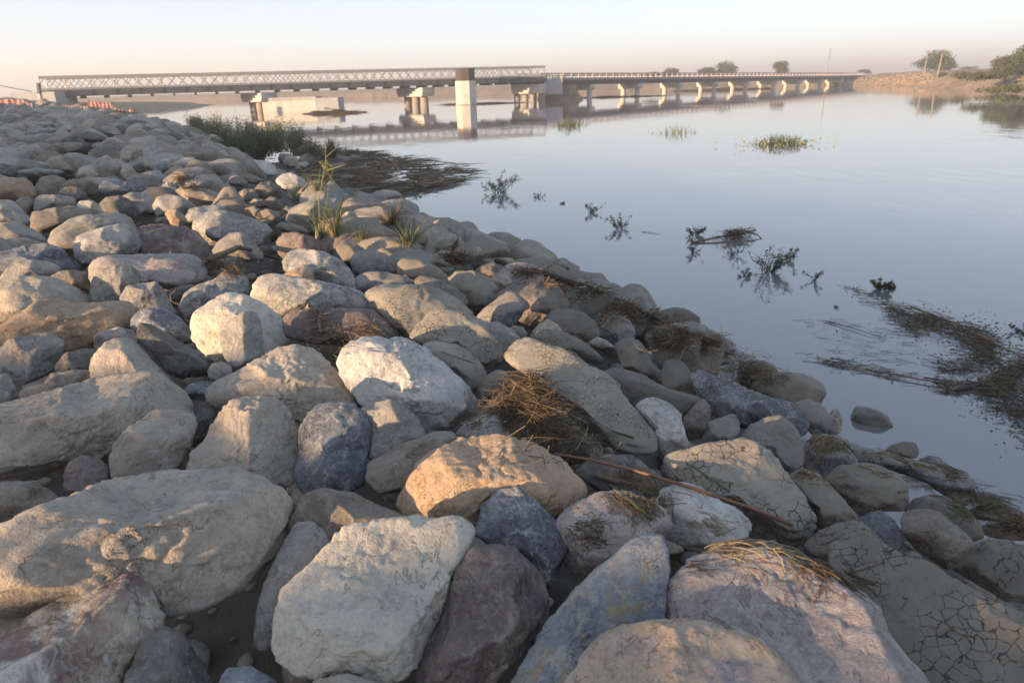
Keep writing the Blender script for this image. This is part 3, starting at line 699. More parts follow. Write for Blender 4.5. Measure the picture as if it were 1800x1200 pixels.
B('A', 'brown', 'flat taupe stone above the huge pale elongated boulder', [(100, 730), (125, 690), (230, 670), (270, 620), (400, 598), (480, 605), (510, 650), (460, 700), (300, 750), (120, 770)], ang=0.5)
B('A', 'grey', 'grey stone cut by the left edge below the many-sided grey boulder', [(-70, 720), (-20, 620), (40, 620), (80, 680), (97, 745), (40, 800), (-60, 810)], ang=0.4)
B('A', 'orange', 'long orange pitted boulder at the left edge, glowing along its crest', [(-80, 470), (-30, 395), (60, 330), (170, 260), (210, 235), (300, 228), (420, 250), (560, 240), (640, 238), (710, 262), (742, 305), (700, 375), (600, 410), (480, 490), (340, 500), (200, 490), (0, 490)], ang=0.65, T=0.85, seed=163, cuts=[(0, .8, .6, .60), (.05, -.3, .95, .58)])
B('A', 'tan', 'wide smooth pale boulder at the left edge behind the orange pitted one', [(-90, 250), (-30, 165), (90, 110), (180, 103), (300, 120), (400, 165), (470, 225), (505, 245), (430, 310), (200, 340), (0, 350), (-90, 330)], ang=0.15, T=0.9, k=0.7, seed=169)
B('A', 'cream', 'large beige boulder with a sunlit crown and a smooth right flank', [(1020, 310), (1080, 260), (1200, 195), (1290, 205), (1380, 250), (1470, 310), (1500, 370), (1530, 430), (1500, 480), (1420, 520), (1300, 570), (1150, 570), (1060, 490), (1020, 420)], ang=0.7, seed=175, cuts=[(.65, .35, .65, .50), (-.5, -.05, .86, .56), (-.1, .85, .5, .75)])
B('A', 'grey', 'triangular grey stone in front of the beige boulder with the sunlit crown', [(1160, 410), (1200, 350), (1280, 295), (1340, 292), (1370, 340), (1385, 450), (1370, 520), (1290, 580), (1230, 610), (1180, 530), (1165, 465)], ang=0.75, dd=0.975, seed=181, cuts=[(-.5, .1, .86, .5), (.65, .1, .75, .5)])
B('A', 'veined', 'mottled grey boulder left of the beige boulder with the sunlit crown', [(950, 265), (970, 200), (1020, 160), (1120, 130), (1180, 85), (1240, 78), (1300, 110), (1312, 180), (1280, 250), (1130, 310), (1020, 340), (965, 315)], ang=0.5, seed=186)
B('A', 'grey', 'small blocky taupe stone in front of the long purple-tan boulder', [(635, 215), (670, 160), (760, 145), (820, 135), (860, 170), (900, 250), (925, 300), (850, 320), (740, 290), (645, 255)], ang=0.6)
B('A', 'dark', 'small dark stone between the blocky taupe stone and the mottled grey boulder', [(865, 210), (900, 175), (960, 155), (1025, 150), (1010, 210), (960, 270), (890, 260)], ang=0.4, dd=1.02)
B('A', 'grey', 'small round grey stone at the dark gap below the triangular grey stone', [(1095, 600), (1120, 565), (1170, 555), (1220, 580), (1230, 640), (1150, 660), (1100, 640)], ang=0.3)
B('A', 'blue', 'small slate-blue stone in the gap right of the huge pale elongated boulder', [(960, 720), (1000, 675), (1070, 657), (1140, 665), (1120, 720), (1070, 760), (990, 755)], ang=0.4)
# --- left middle distance
B('U', 'pink', 'long mauve-tan boulder with a lit left end in the left middle distance', [(445, 835), (480, 790), (560, 780), (700, 775), (830, 772), (940, 775), (990, 810), (1006, 850), (1000, 900), (930, 935), (850, 950), (700, 945), (450, 930)], ang=0.35, T=0.95)
B('U', 'grey', 'grey knobbly boulder in front of the long mauve-tan one', [(443, 970), (450, 900), (490, 850), (560, 830), (640, 825), (682, 860), (687, 915), (620, 965), (590, 1005), (500, 1010), (450, 995)], ang=0.5, dd=0.975)
B('U', 'brown', 'dark brown stone left of the grey knobbly boulder', [(235, 890), (290, 855), (360, 850), (420, 860), (447, 905), (440, 960), (330, 945)], ang=0.4)
B('U', 'grey', 'big smooth grey boulder with a domed top in the left middle distance', [(235, 715), (260, 660), (330, 610), (400, 585), (500, 575), (590, 575), (640, 600), (662, 645), (650, 710), (500, 780), (380, 800), (270, 760)], ang=0.15, T=0.9)
B('U', 'veined', 'bumpy grey boulder with dark blotches in front of the domed smooth grey one', [(367, 735), (380, 690), (440, 660), (540, 630), (620, 625), (672, 660), (692, 725), (660, 780), (560, 790), (470, 820), (400, 830), (372, 785)], ang=0.4, dd=0.975)
B('U', 'purple', 'purple-brown boulder with a golden lit face on its left', [(655, 665), (700, 635), (790, 625), (880, 640), (960, 660), (1000, 700), (1040, 760), (1062, 795), (1000, 825), (900, 805), (690, 780), (645, 710)], ang=0.75, seed=204, cuts=[(-.6, .25, .75, .55), (.45, .1, .88, .52)])
B('U', 'grey', 'olive-grey hump right of the purple-brown boulder with the golden face', [(1040, 750), (1080, 700), (1130, 668), (1180, 665), (1240, 710), (1290, 770), (1295, 805), (1150, 810), (1070, 800)], ang=0.4)
B('U', 'veined', 'large marbled grey boulder behind the olive-grey hump', [(945, 650), (960, 600), (1020, 570), (1110, 560), (1190, 580), (1270, 610), (1340, 655), (1270, 730), (1100, 730), (1010, 725), (965, 695)], ang=0.35, T=0.9)
B('U', 'veined', 'rounded grey stone directly behind the large marbled grey boulder', [(908, 595), (930, 550), (1000, 535), (1070, 530), (1107, 550), (1080, 600), (960, 640), (912, 625)], ang=0.3, dd=1.02)
B('U', 'orange', 'small bright orange stone leaning between grey boulders', [(808, 575), (820, 552), (860, 550), (900, 580), (927, 618), (880, 638), (838, 625)], ang=0.4, dd=0.985)
B('U', 'grey', 'pale grey rounded boulder behind the small bright orange stone', [(748, 535), (770, 495), (830, 478), (890, 490), (940, 520), (972, 548), (910, 590), (840, 580), (770, 590)], ang=0.25)
B('U', 'grey', 'pale grey boulder beside the dark pitted stone', [(590, 495), (640, 470), (720, 475), (752, 510), (752, 565), (690, 580), (660, 540)], ang=0.25, dd=1.01)
B('U', 'dark', 'black pitted stone with pale blotches left of a pale grey boulder', [(490, 525), (520, 492), (590, 485), (640, 510), (682, 550), (682, 595), (640, 612), (560, 580), (510, 565)], ang=0.5)
B('U', 'cream', 'small stone with a bright sunlit top left of the black pitted stone', [(375, 535), (390, 512), (450, 508), (490, 535), (528, 575), (430, 595)], ang=0.5)
B('U', 'brown', 'olive-brown boulder with a lit upper rim in the left middle distance', [(148, 605), (160, 565), (240, 550), (360, 532), (400, 550), (445, 585), (380, 620), (260, 668), (190, 665), (152, 645)], ang=0.5)
B('U', 'grey', 'flat-topped pale stone behind the olive-brown boulder with the lit rim', [(162, 545), (170, 500), (200, 482), (290, 480), (360, 495), (378, 530), (300, 550), (168, 570)], ang=0.5)
B('U', 'brown', 'small taupe stone below the reddish-tan boulder at the left edge', [(68, 520), (110, 488), (160, 500), (166, 560), (130, 590), (85, 560)], ang=0.4)
B('U', 'grey', 'rounded grey boulder at the left edge below the small taupe stone', [(-50, 560), (-20, 515), (0, 505), (60, 510), (110, 550), (152, 605), (140, 645), (60, 630), (-50, 640)], ang=0.25)
B('U', 'grey', 'wide grey boulder at the left edge, second above the dark streaked one', [(-60, 660), (0, 617), (90, 614), (160, 650), (220, 690), (232, 718), (100, 730), (-60, 730)], ang=0.2)
B('U', 'tan', 'pale low boulder at the left edge just above the dark streaked one', [(-50, 740), (-10, 710), (40, 695), (120, 692), (200, 712), (232, 742), (100, 770), (-50, 780)], ang=0.2)
B('U', 'blue', 'dark streaked slate boulder at the left edge, level with the bumpy blotched boulder', [(-90, 820), (-40, 785), (0, 765), (120, 730), (230, 720), (300, 745), (350, 800), (398, 855), (330, 880), (150, 890), (-90, 890)], ang=0.35, T=0.9)
B('U', 'grey', 'grey-green stone with a small lit crest in front of the dark streaked slate boulder', [(-10, 900), (40, 840), (90, 810), (170, 798), (240, 810), (305, 842), (245, 895), (120, 915), (0, 920)], ang=0.4, dd=0.98)
B('U', 'orange', 'reddish-tan boulder at the left edge in the middle distance', [(-60, 440), (-30, 405), (30, 398), (130, 400), (167, 440), (182, 485), (120, 508), (40, 515), (-60, 500)], ang=0.3)
B('U', 'brown', 'rounded tan-brown boulder right of the reddish-tan boulder', [(168, 455), (200, 395), (270, 385), (320, 405), (332, 455), (290, 488), (200, 490)], ang=0.3)
B('U', 'brown', 'smooth brown boulder behind the small black streaked stone', [(290, 435), (350, 405), (430, 400), (480, 430), (497, 472), (440, 492), (350, 480)], ang=0.25)
B('U', 'dark', 'small black streaked stone in front of the smooth brown boulder', [(285, 470), (320, 443), (380, 442), (430, 480), (422, 515), (380, 522), (308, 498)], ang=0.5, dd=0.985)
B('U', 'blue', 'dark slate boulder right of the smooth brown boulder', [(483, 435), (520, 410), (600, 415), (700, 425), (742, 458), (660, 490), (560, 490), (492, 475)], ang=0.4)
B('U', 'tan', 'pale ribbed stone behind the dark slate boulder', [(373, 385), (400, 345), (440, 335), (482, 350), (502, 392), (440, 412)], ang=0.4)
B('U', 'tan', 'tan boulder with a golden lit left end in the far left rocks', [(225, 335), (240, 298), (290, 290), (350, 300), (402, 338), (392, 378), (300, 368), (238, 355)], ang=0.5)
B('U', 'brown', 'brown wedge-shaped stone above the dark slate boulder', [(593, 382), (640, 353), (690, 383), (712, 418), (660, 430), (605, 422)], ang=0.6)
B('U', 'tan', 'small upright pale stone among rubble right of the dark slate boulder', [(783, 445), (820, 416), (862, 440), (873, 472), (800, 476)], ang=0.5)
for lab, typ, pts in [
  ('low grey-green flat stone behind the tan boulder with the golden end', 'grey', [(165, 800), (250, 765), (400, 755), (520, 765), (640, 775), (710, 810), (560, 840), (300, 850)]),
  ('dark green-grey stone at the far left edge above the reddish-tan boulder', 'dark', [(-60, 760), (0, 705), (90, 715), (210, 745), (230, 790), (150, 850), (-40, 860)]),
  ('brown dome-shaped stone beside the tan boulder with the golden end', 'brown', [(560, 740), (600, 650), (700, 620), (780, 680), (830, 760), (760, 800), (640, 790)]),
  ('pale banded stone with a whitish ring line in the far left rocks', 'tan', [(800, 850), (830, 760), (900, 720), (1000, 725), (1070, 790), (1060, 840), (960, 870), (850, 870)]),
  ('dark blocky stone right of the pale banded stone', 'dark', [(1190, 830), (1200, 760), (1270, 740), (1330, 800), (1320, 860), (1240, 850)]),
  ('tan leaning stone right of the dark blocky stone', 'tan', [(1270, 800), (1300, 710), (1370, 720), (1440, 800), (1530, 910), (1420, 900), (1300, 880)]),
  ('slate-blue tilted slab above the brown wedge-shaped stone', 'blue', [(1570, 740), (1650, 680), (1760, 650), (1830, 670), (1840, 790), (1740, 830), (1640, 790)]),
  ('wide taupe slab crossing the far left rocks', 'brown', [(390, 600), (470, 530), (600, 490), (760, 480), (880, 490), (870, 550), (720, 590), (560, 610), (430, 620)]),
  ('long low grey slab near the crest of the far left rocks', 'grey', [(300, 370), (420, 335), (540, 325), (610, 345), (600, 380), (450, 400), (330, 395)]),
  ('pointed grey stone standing out on the far bank slope', 'grey', [(620, 470), (640, 370), (680, 335), (740, 400), (730, 480), (660, 500)]),
  ('dark triangular boulder in the far bank slope', 'dark', [(740, 440), (820, 385), (930, 360), (1060, 400), (1180, 460), (1100, 490), (900, 480), (780, 470)]),
  ('pale rounded slab near the right side of the far bank slope', 'grey', [(1050, 340), (1100, 310), (1200, 320), (1300, 370), (1310, 410), (1200, 410), (1090, 380)]),
  ('taupe boulder with a dark hollow under it on the far bank slope', 'brown', [(960, 510), (1020, 480), (1120, 490), (1180, 550), (1160, 600), (1060, 580), (980, 550)]),
  ('broad grey boulder right of the taupe hollow-based one', 'grey', [(1120, 520), (1200, 480), (1330, 470), (1450, 510), (1500, 560), (1420, 600), (1260, 590), (1160, 570)]),
  ('round taupe boulder high on the right of the far bank slope', 'brown', [(1370, 660), (1400, 580), (1480, 560), (1560, 610), (1560, 680), (1470, 700)]),
]:
    B('Q', typ, lab, pts, ang=0.5, lev=4)
# --- the low bench in the centre distance
B('V', 'white', 'whitish boulder beside the tall green reed on the low bench', [(513, 410), (550, 378), (590, 372), (640, 395), (677, 432), (682, 460), (600, 478), (535, 445)], ang=0.5)
B('V', 'mudgrey', 'rounded silt-brown boulder left of the whitish boulder on the low bench', [(403, 465), (440, 420), (490, 415), (542, 440), (547, 495), (480, 510), (418, 495)], ang=0.2)
B('V', 'white', 'mottled pale boulder at the foot of the green shrubs', [(348, 340), (400, 310), (470, 315), (517, 345), (522, 388), (440, 395), (370, 378)], ang=0.4)
for lab, typ, pts in [
  ('dark grey pyramid-shaped stone on the low bench', 'mudblue', [(590, 790), (640, 720), (710, 700), (780, 750), (830, 800), (740, 830), (640, 820)]),
  ('small dark peaked stone left of the pyramid-shaped one on the low bench', 'mudgrey', [(490, 830), (520, 740), (560, 735), (590, 780), (580, 840), (530, 850)]),
  ('taupe slab behind the pyramid-shaped stone on the low bench', 'mud', [(720, 720), (830, 690), (930, 730), (1000, 770), (900, 810), (820, 790)]),
  ('silted slab with an overhanging lip in the middle of the low bench', 'mud', [(700, 900), (780, 850), (880, 860), (930, 930), (880, 980), (760, 970)]),
  ('light brown stone below the silted slab with the overhanging lip', 'mud', [(830, 1000), (880, 955), (970, 960), (1030, 1040), (940, 1060), (850, 1050)]),
  ('grey-brown boulder with a dark blotch in front of the whitish boulder', 'mudgrey', [(980, 980), (1050, 935), (1120, 940), (1190, 1020), (1190, 1090), (1080, 1080), (1010, 1030)]),
  ('wide silted hump left of the boulder group on the low bench', 'mud', [(120, 920), (220, 880), (380, 880), (500, 920), (620, 990), (500, 1000), (300, 960)]),
  ('rounded silt-grey stone at the upper left of the low bench', 'mudgrey', [(390, 690), (440, 610), (540, 600), (650, 660), (640, 720), (520, 730)]),
  ('taupe stone at the edge of the brown flood debris', 'mud', [(610, 570), (650, 510), (720, 520), (780, 600), (790, 650), (700, 640)]),
  ('pale silted stone among small rubble under the shrubs', 'grey', [(270, 560), (340, 520), (430, 560), (520, 600), (420, 630), (320, 610)]),
  ('low dark silted stone below the pyramid-shaped one', 'mudgrey', [(760, 960), (800, 880), (900, 890), (930, 950), (860, 1000)]),
]:
    B('S', typ, lab, pts, ang=0.5, lev=4)
B('V', 'purple', 'reddish boulder with a rounded pink-brown face and a long tail of stone', [(518, 705), (550, 670), (620, 665), (700, 690), (770, 720), (808, 758), (740, 780), (640, 785), (560, 800), (522, 755)], ang=0.45)
B('V', 'veined', 'big marbled grey boulder with a yellow stone in front of it', [(553, 815), (575, 765), (640, 748), (740, 760), (820, 790), (880, 850), (914, 925), (910, 975), (800, 960), (700, 920), (600, 880), (562, 855)], ang=0.3, T=0.9)
B('V', 'mud', 'rounded taupe boulder above the big marbled grey one', [(808, 745), (850, 705), (890, 710), (940, 740), (985, 775), (900, 820), (850, 810)], ang=0.2)
B('V', 'mudblue', 'bluish rounded boulder right of the big marbled grey one', [(878, 800), (920, 755), (990, 750), (1050, 770), (1110, 820), (1117, 870), (1000, 890), (900, 870)], ang=0.2)
B('V', 'mud', 'long smooth tan boulder sloping down to the right near the water', [(1108, 825), (1140, 790), (1220, 795), (1300, 830), (1360, 880), (1365, 925), (1280, 940), (1190, 910), (1118, 875)], ang=0.2)
B('V', 'mudblue', 'low blue-grey veined stone in front of the bluish rounded boulder', [(903, 890), (950, 860), (1060, 860), (1150, 880), (1207, 912), (1175, 965), (960, 970), (910, 940)], ang=0.3, dd=0.985)
B('V', 'crackd', 'dark cracked silt ledge under the long smooth tan boulder', [(1193, 905), (1230, 875), (1330, 900), (1400, 940), (1465, 1005), (1440, 1040), (1300, 990), (1220, 950)], ang=0.4, dd=0.985)
B('V', 'mud', 'boxy tan boulder with a broken pitted end right of the long smooth tan one', [(1363, 895), (1400, 858), (1480, 855), (1560, 890), (1602, 940), (1597, 1000), (1550, 1040), (1490, 1070), (1430, 1000), (1375, 940)], ang=0.4)
B('V', 'veined', 'broad rough grey boulder carrying the small yellow angular stone', [(395, 970), (430, 890), (500, 868), (600, 880), (700, 900), (800, 920), (920, 950), (995, 1005), (1010, 1060), (860, 1080), (700, 1070), (560, 1080), (480, 1100), (415, 1020)], ang=0.6, strata=0.6)
B('V', 'orange', 'small yellow angular stone perched on the broad rough grey boulder', [(553, 872), (600, 845), (660, 832), (697, 850), (707, 902), (670, 945), (620, 938), (578, 912)], ang=0.85, dd=0.965)
B('V', 'purple', 'flat maroon slab with twigs and straw lying over it', [(550, 1085), (600, 1050), (750, 1035), (900, 1040), (1000, 1045), (1060, 1090), (1115, 1155), (1095, 1195), (900, 1220), (700, 1210), (575, 1180)], ang=0.5, k=0.8, T=0.6)
B('V', 'crackf', 'broad pale silted boulder with cracks only along its top edge', [(950, 960), (1040, 925), (1180, 920), (1300, 935), (1400, 990), (1475, 1055), (1495, 1100), (1380, 1130), (1250, 1160), (1170, 1190), (1080, 1120), (1000, 1020)], ang=0.4, k=0.7)
B('B', 'crack', 'rounded silt boulder covered in bold black cracks at the centre of the bank', [(690, 380), (760, 300), (850, 282), (950, 300), (1060, 350), (1110, 410), (1150, 470), (1142, 540), (1080, 590), (1000, 560), (880, 480), (760, 470), (650, 430)], ang=0.3, k=0.75, seed=260, cuts=[(0, .35, .93, .55)])
B('B', 'mudblue', 'mauve-grey stone right of the rounded boulder with bold black cracks', [(1055, 355), (1120, 345), (1190, 380), (1247, 438), (1205, 505), (1120, 580), (1040, 490)], ang=0.3, dd=1.015)
B('B', 'crackf', 'pale beige boulder with a straw stem across it right of the white-grey boulder', [(730, 470), (800, 448), (900, 465), (980, 510), (1050, 580), (1067, 635), (1030, 700), (980, 710), (890, 660), (790, 580), (730, 510)], ang=0.3, dd=0.985)
B('P', 'brown', 'brown boulder mostly buried under the big dome of straw', [(846, 725), (880, 690), (930, 680), (975, 710), (1020, 755), (1060, 800), (1000, 815), (920, 800), (865, 775)], ang=0.4, k=0.6, dd=1.03)
B('B', 'brown', 'brown block in the shade left of the long finely cracked slab', [(1010, 705), (1050, 640), (1120, 600), (1180, 610), (1205, 685), (1150, 730), (1060, 755)], ang=0.6)
B('G', 'crackf', 'long pale slab covered in fine cracks sloping down to the right', [(-50, 400), (-10, 340), (30, 300), (80, 285), (150, 305), (250, 330), (390, 420), (500, 470), (560, 530), (582, 575), (660, 680), (740, 760), (768, 835), (740, 890), (620, 885), (480, 825), (330, 730), (220, 640), (120, 500), (30, 450)], ang=0.7, T=0.55, k=0.75, seed=270, cuts=[(.25, .40, .88, .36), (-.5, -.75, .45, .52)])
B('B', 'mudblue', 'barrel-shaped stone with a pale end facing the water', [(1010, 325), (1060, 270), (1140, 210), (1190, 185), (1240, 205), (1267, 262), (1250, 315), (1200, 372), (1150, 380), (1075, 350)], ang=0.4, dd=0.98)
B('B', 'mudgrey', 'dark smooth mud mound behind the barrel-shaped stone', [(1110, 210), (1200, 155), (1330, 140), (1420, 150), (1470, 200), (1505, 255), (1480, 300), (1400, 330), (1300, 360), (1230, 350), (1150, 300)], ang=0.1)
B('B', 'mudgrey', 'dark rounded boulder with a reddish base right of the mud mound', [(1368, 330), (1420, 285), (1500, 280), (1580, 300), (1640, 350), (1662, 415), (1620, 450), (1540, 455), (1460, 415), (1390, 380)], ang=0.15)
B('B', 'tan', 'small light peaked stone below the dark rounded boulder', [(1300, 410), (1340, 360), (1390, 332), (1440, 360), (1478, 415), (1400, 435)], ang=0.5, dd=0.99)
B('B', 'tan', 'small pale pebble-like stone beside the mud mound near the water', [(1108, 135), (1140, 97), (1180, 105), (1207, 142), (1170, 170), (1120, 166)], ang=0.4, dd=0.985)
B('B', 'mud', 'small round stone between the bold cracked boulder and the mud mound', [(1173, 390), (1210, 365), (1260, 375), (1282, 408), (1260, 440), (1200, 440)], ang=0.3)
B('B', 'crackd', 'low silted ridge with a few cracks behind the long finely cracked slab', [(1280, 430), (1350, 385), (1450, 390), (1560, 440), (1640, 500), (1700, 560), (1600, 560), (1420, 480)], ang=0.3)
B('G', 'mudblue', 'blue-topped stone with a brown base near the straw by the water', [(458, 225), (500, 180), (560, 165), (620, 190), (652, 242), (640, 300), (580, 330), (500, 330), (462, 280)], ang=0.5)
B('G', 'mud', 'small slab edge stone right behind the long finely cracked slab', [(253, 338), (290, 318), (340, 350), (370, 390), (420, 440), (350, 430), (280, 380)], ang=0.5, dd=1.02)
B('G', 'mudgrey', 'long dark mud-smeared boulder right of the long finely cracked slab', [(480, 460), (560, 440), (700, 480), (760, 520), (850, 560), (990, 590), (1002, 625), (960, 690), (900, 730), (850, 680), (740, 650), (640, 660), (560, 570)], ang=0.25)
B('G', 'mudgrey', 'reddish silted stone behind the long dark mud-smeared boulder', [(535, 320), (600, 285), (670, 295), (710, 350), (740, 420), (792, 465), (790, 530), (700, 490), (590, 440)], ang=0.4)
B('G', 'mudgrey', 'brown upright boulder with a silt cap left of the dark blue boulder', [(788, 475), (810, 410), (850, 395), (900, 410), (950, 470), (990, 550), (1003, 610), (940, 620), (850, 580), (795, 530)], ang=0.4)
B('G', 'tan', 'small sandy lumps of stone behind the reddish silted stone', [(400, 305), (450, 275), (500, 295), (548, 335), (480, 345)], ang=0.4)
B('G', 'blue', 'large dark blue and white streaked boulder at the water side', [(948, 475), (1000, 455), (1080, 480), (1150, 530), (1250, 550), (1350, 590), (1450, 620), (1520, 660), (1557, 725), (1540, 790), (1480, 810), (1350, 790), (1200, 750), (1090, 720), (1020, 660), (968, 550)], ang=0.45, T=0.9, seed=290)
B('G', 'white', 'pale blue-white rounded boulder below the long dark mud-smeared one', [(648, 645), (700, 605), (760, 598), (840, 630), (890, 680), (907, 765), (932, 835), (920, 870), (800, 900), (765, 860), (745, 770), (695, 700)], ang=0.35, seed=294)
B('G', 'mudblue', 'small grey stone in front of the dark blue and white streaked boulder', [(1038, 725), (1100, 700), (1170, 680), (1197, 722), (1202, 785), (1150, 825), (1060, 860), (1035, 800)], ang=0.4, dd=0.985)
B('G', 'brown', 'round brown boulder in the gap right of the pale blue-white one', [(905, 700), (960, 640), (1010, 600), (1047, 652), (1042, 730), (1000, 810), (930, 820), (895, 765)], ang=0.2, dd=1.0)
B('G', 'mudblue', 'rounded grey boulder with a quartz scar right of the dark blue streaked boulder', [(1198, 810), (1260, 740), (1350, 700), (1420, 690), (1480, 740), (1522, 800), (1538, 875), (1530, 950), (1480, 990), (1370, 900), (1240, 830)], ang=0.35, dd=0.985, seed=299, cuts=[(-.4, .4, .8, .6), (.6, .1, .8, .6)])
B('P', 'crack', 'triangular silt boulder with black cracks and a blue-grey lower face', [(1160, 805), (1230, 785), (1300, 770), (1332, 778), (1372, 812), (1412, 872), (1432, 908), (1425, 950), (1390, 962), (1330, 950), (1270, 910), (1215, 860)], ang=0.6, T=0.75, k=0.6, seed=303, cuts=[(-.35, .65, .68, .46), (.45, .15, .88, .46), (-.1, -.8, .6, .55)])
B('E', 'pink', 'mauve-brown boulder half covered by orange straw behind the pointed slab', [(232, 340), (300, 270), (400, 220), (480, 190), (600, 190), (700, 230), (800, 290), (840, 380), (780, 460), (640, 500), (520, 560), (420, 620), (330, 630), (270, 540)], ang=0.5)
B('E', 'white', 'grey-green ribbed boulder under the reddish stick', [(720, 310), (800, 180), (900, 140), (1000, 180), (1100, 240), (1200, 290), (1252, 355), (1250, 430), (1100, 480), (900, 480), (780, 420)], ang=0.6, strata=1.2, seed=309)
B('P', 'dark', 'dark stone showing behind the grey-green ribbed boulder', [(1010, 830), (1050, 800), (1110, 800), (1150, 830), (1200, 860), (1150, 880), (1060, 870)], ang=0.5, dd=1.02)
B('H', 'mudblue', 'grey boulder with a mat of straw on its top next to the water', [(398, 600), (470, 520), (590, 520), (650, 560), (720, 640), (748, 695), (700, 725), (620, 750), (540, 800), (410, 740)], ang=0.3)
B('G', 'mudblue', 'pale grey-blue boulder behind the quartz-scarred one at the water line', [(1485, 630), (1560, 600), (1640, 640), (1690, 700), (1702, 790), (1600, 815), (1540, 740)], ang=0.35)
B('G', 'tan', 'narrow tan stone standing at the very water line', [(1678, 670), (1710, 650), (1742, 700), (1738, 775), (1700, 795)], ang=0.4)
B('G', 'mudgrey', 'flat dark stone at the water line just above the pale grey-blue boulder', [(1538, 565), (1590, 545), (1632, 580), (1648, 620), (1600, 635)], ang=0.4)
B('G', 'tan', 'small pale rounded stone at the water line beside the straw heap', [(1408, 495), (1450, 465), (1490, 490), (1497, 535), (1450, 545)], ang=0.3)
B('H', 'mud', 'broad silt-covered boulder with a dark flat top near the right water line', [(533, 800), (620, 725), (720, 700), (850, 705), (960, 750), (1045, 812), (1068, 935), (1030, 1000), (900, 1000), (790, 1040), (680, 950), (585, 860)], ang=0.45, seed=318, cuts=[(.1, .8, .6, .5), (.1, -.3, .95, .6), (-.7, .1, .7, .6)])
B('H', 'mudblue', 'long dark grey slab running along the right water line', [(713, 650), (750, 595), (850, 610), (1000, 650), (1150, 690), (1300, 720), (1430, 770), (1505, 835), (1440, 870), (1250, 850), (1050, 770), (900, 730), (755, 705)], ang=0.5, strata=1.0, T=0.9)
B('H', 'mudgrey', 'low taupe stone at the water line above the long dark grey slab', [(898, 635), (960, 585), (1040, 560), (1110, 570), (1137, 615), (1120, 665), (1000, 670)], ang=0.4)
B('H', 'dark', 'small dark wet stone at the water line right of the low taupe stone', [(1128, 675), (1200, 650), (1260, 660), (1310, 700), (1352, 745), (1200, 740)], ang=0.4)
B('H', 'mud', 'lone stone standing in the shallow water', [(690, 420), (740, 335), (800, 345), (880, 365), (935, 398), (975, 470), (960, 520), (830, 520), (700, 480)], ang=0.5, off=0.05, k=0.3)
B('H', 'mudgrey', 'dark domed boulder behind the brown oval one at the right', [(1035, 1000), (1100, 930), (1200, 900), (1300, 910), (1420, 980), (1500, 1060), (1545, 1160), (1480, 1200), (1350, 1150), (1180, 1050)], ang=0.25)
B('F', 'brown', 'brown oval boulder in front of the dark domed one at the right', [(1152, 335), (1190, 295), (1280, 282), (1350, 300), (1420, 360), (1500, 420), (1543, 475), (1480, 555), (1400, 600), (1280, 530), (1195, 455), (1155, 400)], ang=0.3, dd=0.975)
B('F', 'blue', 'small blue-black stone in the dark gap left of the brown oval boulder', [(925, 340), (990, 298), (1050, 295), (1110, 340), (1152, 405), (1165, 475), (1100, 525), (1030, 500), (950, 400)], ang=0.5)
B('H', 'brown', 'reddish-white patched stone beneath the grass at the right water line', [(1188, 825), (1230, 800), (1380, 830), (1485, 905), (1430, 970), (1290, 900)], ang=0.4)
B('P', 'mud', 'smooth silted boulder right of the triangular cracked one', [(1385, 840), (1410, 825), (1440, 835), (1475, 870), (1505, 905), (1510, 930), (1460, 945), (1430, 950), (1425, 900)], ang=0.3)
B('F', 'crackd', 'silt boulder with cracks on top just behind the huge cracked slab', [(635, 470), (720, 400), (800, 365), (900, 345), (960, 360), (1020, 420), (1085, 495), (1060, 540), (900, 500), (780, 560), (690, 530)], ang=0.4)
B('F', 'crackd', 'dark mud boulder at the right edge beside the huge cracked slab', [(1418, 590), (1460, 530), (1530, 470), (1600, 445), (1700, 450), (1850, 495), (1900, 620), (1860, 790), (1700, 760), (1560, 680)], ang=0.25)
B('F', 'mudgrey', 'flat dark stone at the right edge above the dark mud boulder', [(1560, 400), (1620, 350), (1720, 340), (1850, 370), (1880, 440), (1750, 450), (1620, 430)], ang=0.3)
B('F', 'mudgrey', 'low wet stone at the right edge near the grassy water line', [(1500, 290), (1600, 255), (1720, 270), (1850, 320), (1850, 370), (1700, 350), (1560, 340)], ang=0.3)
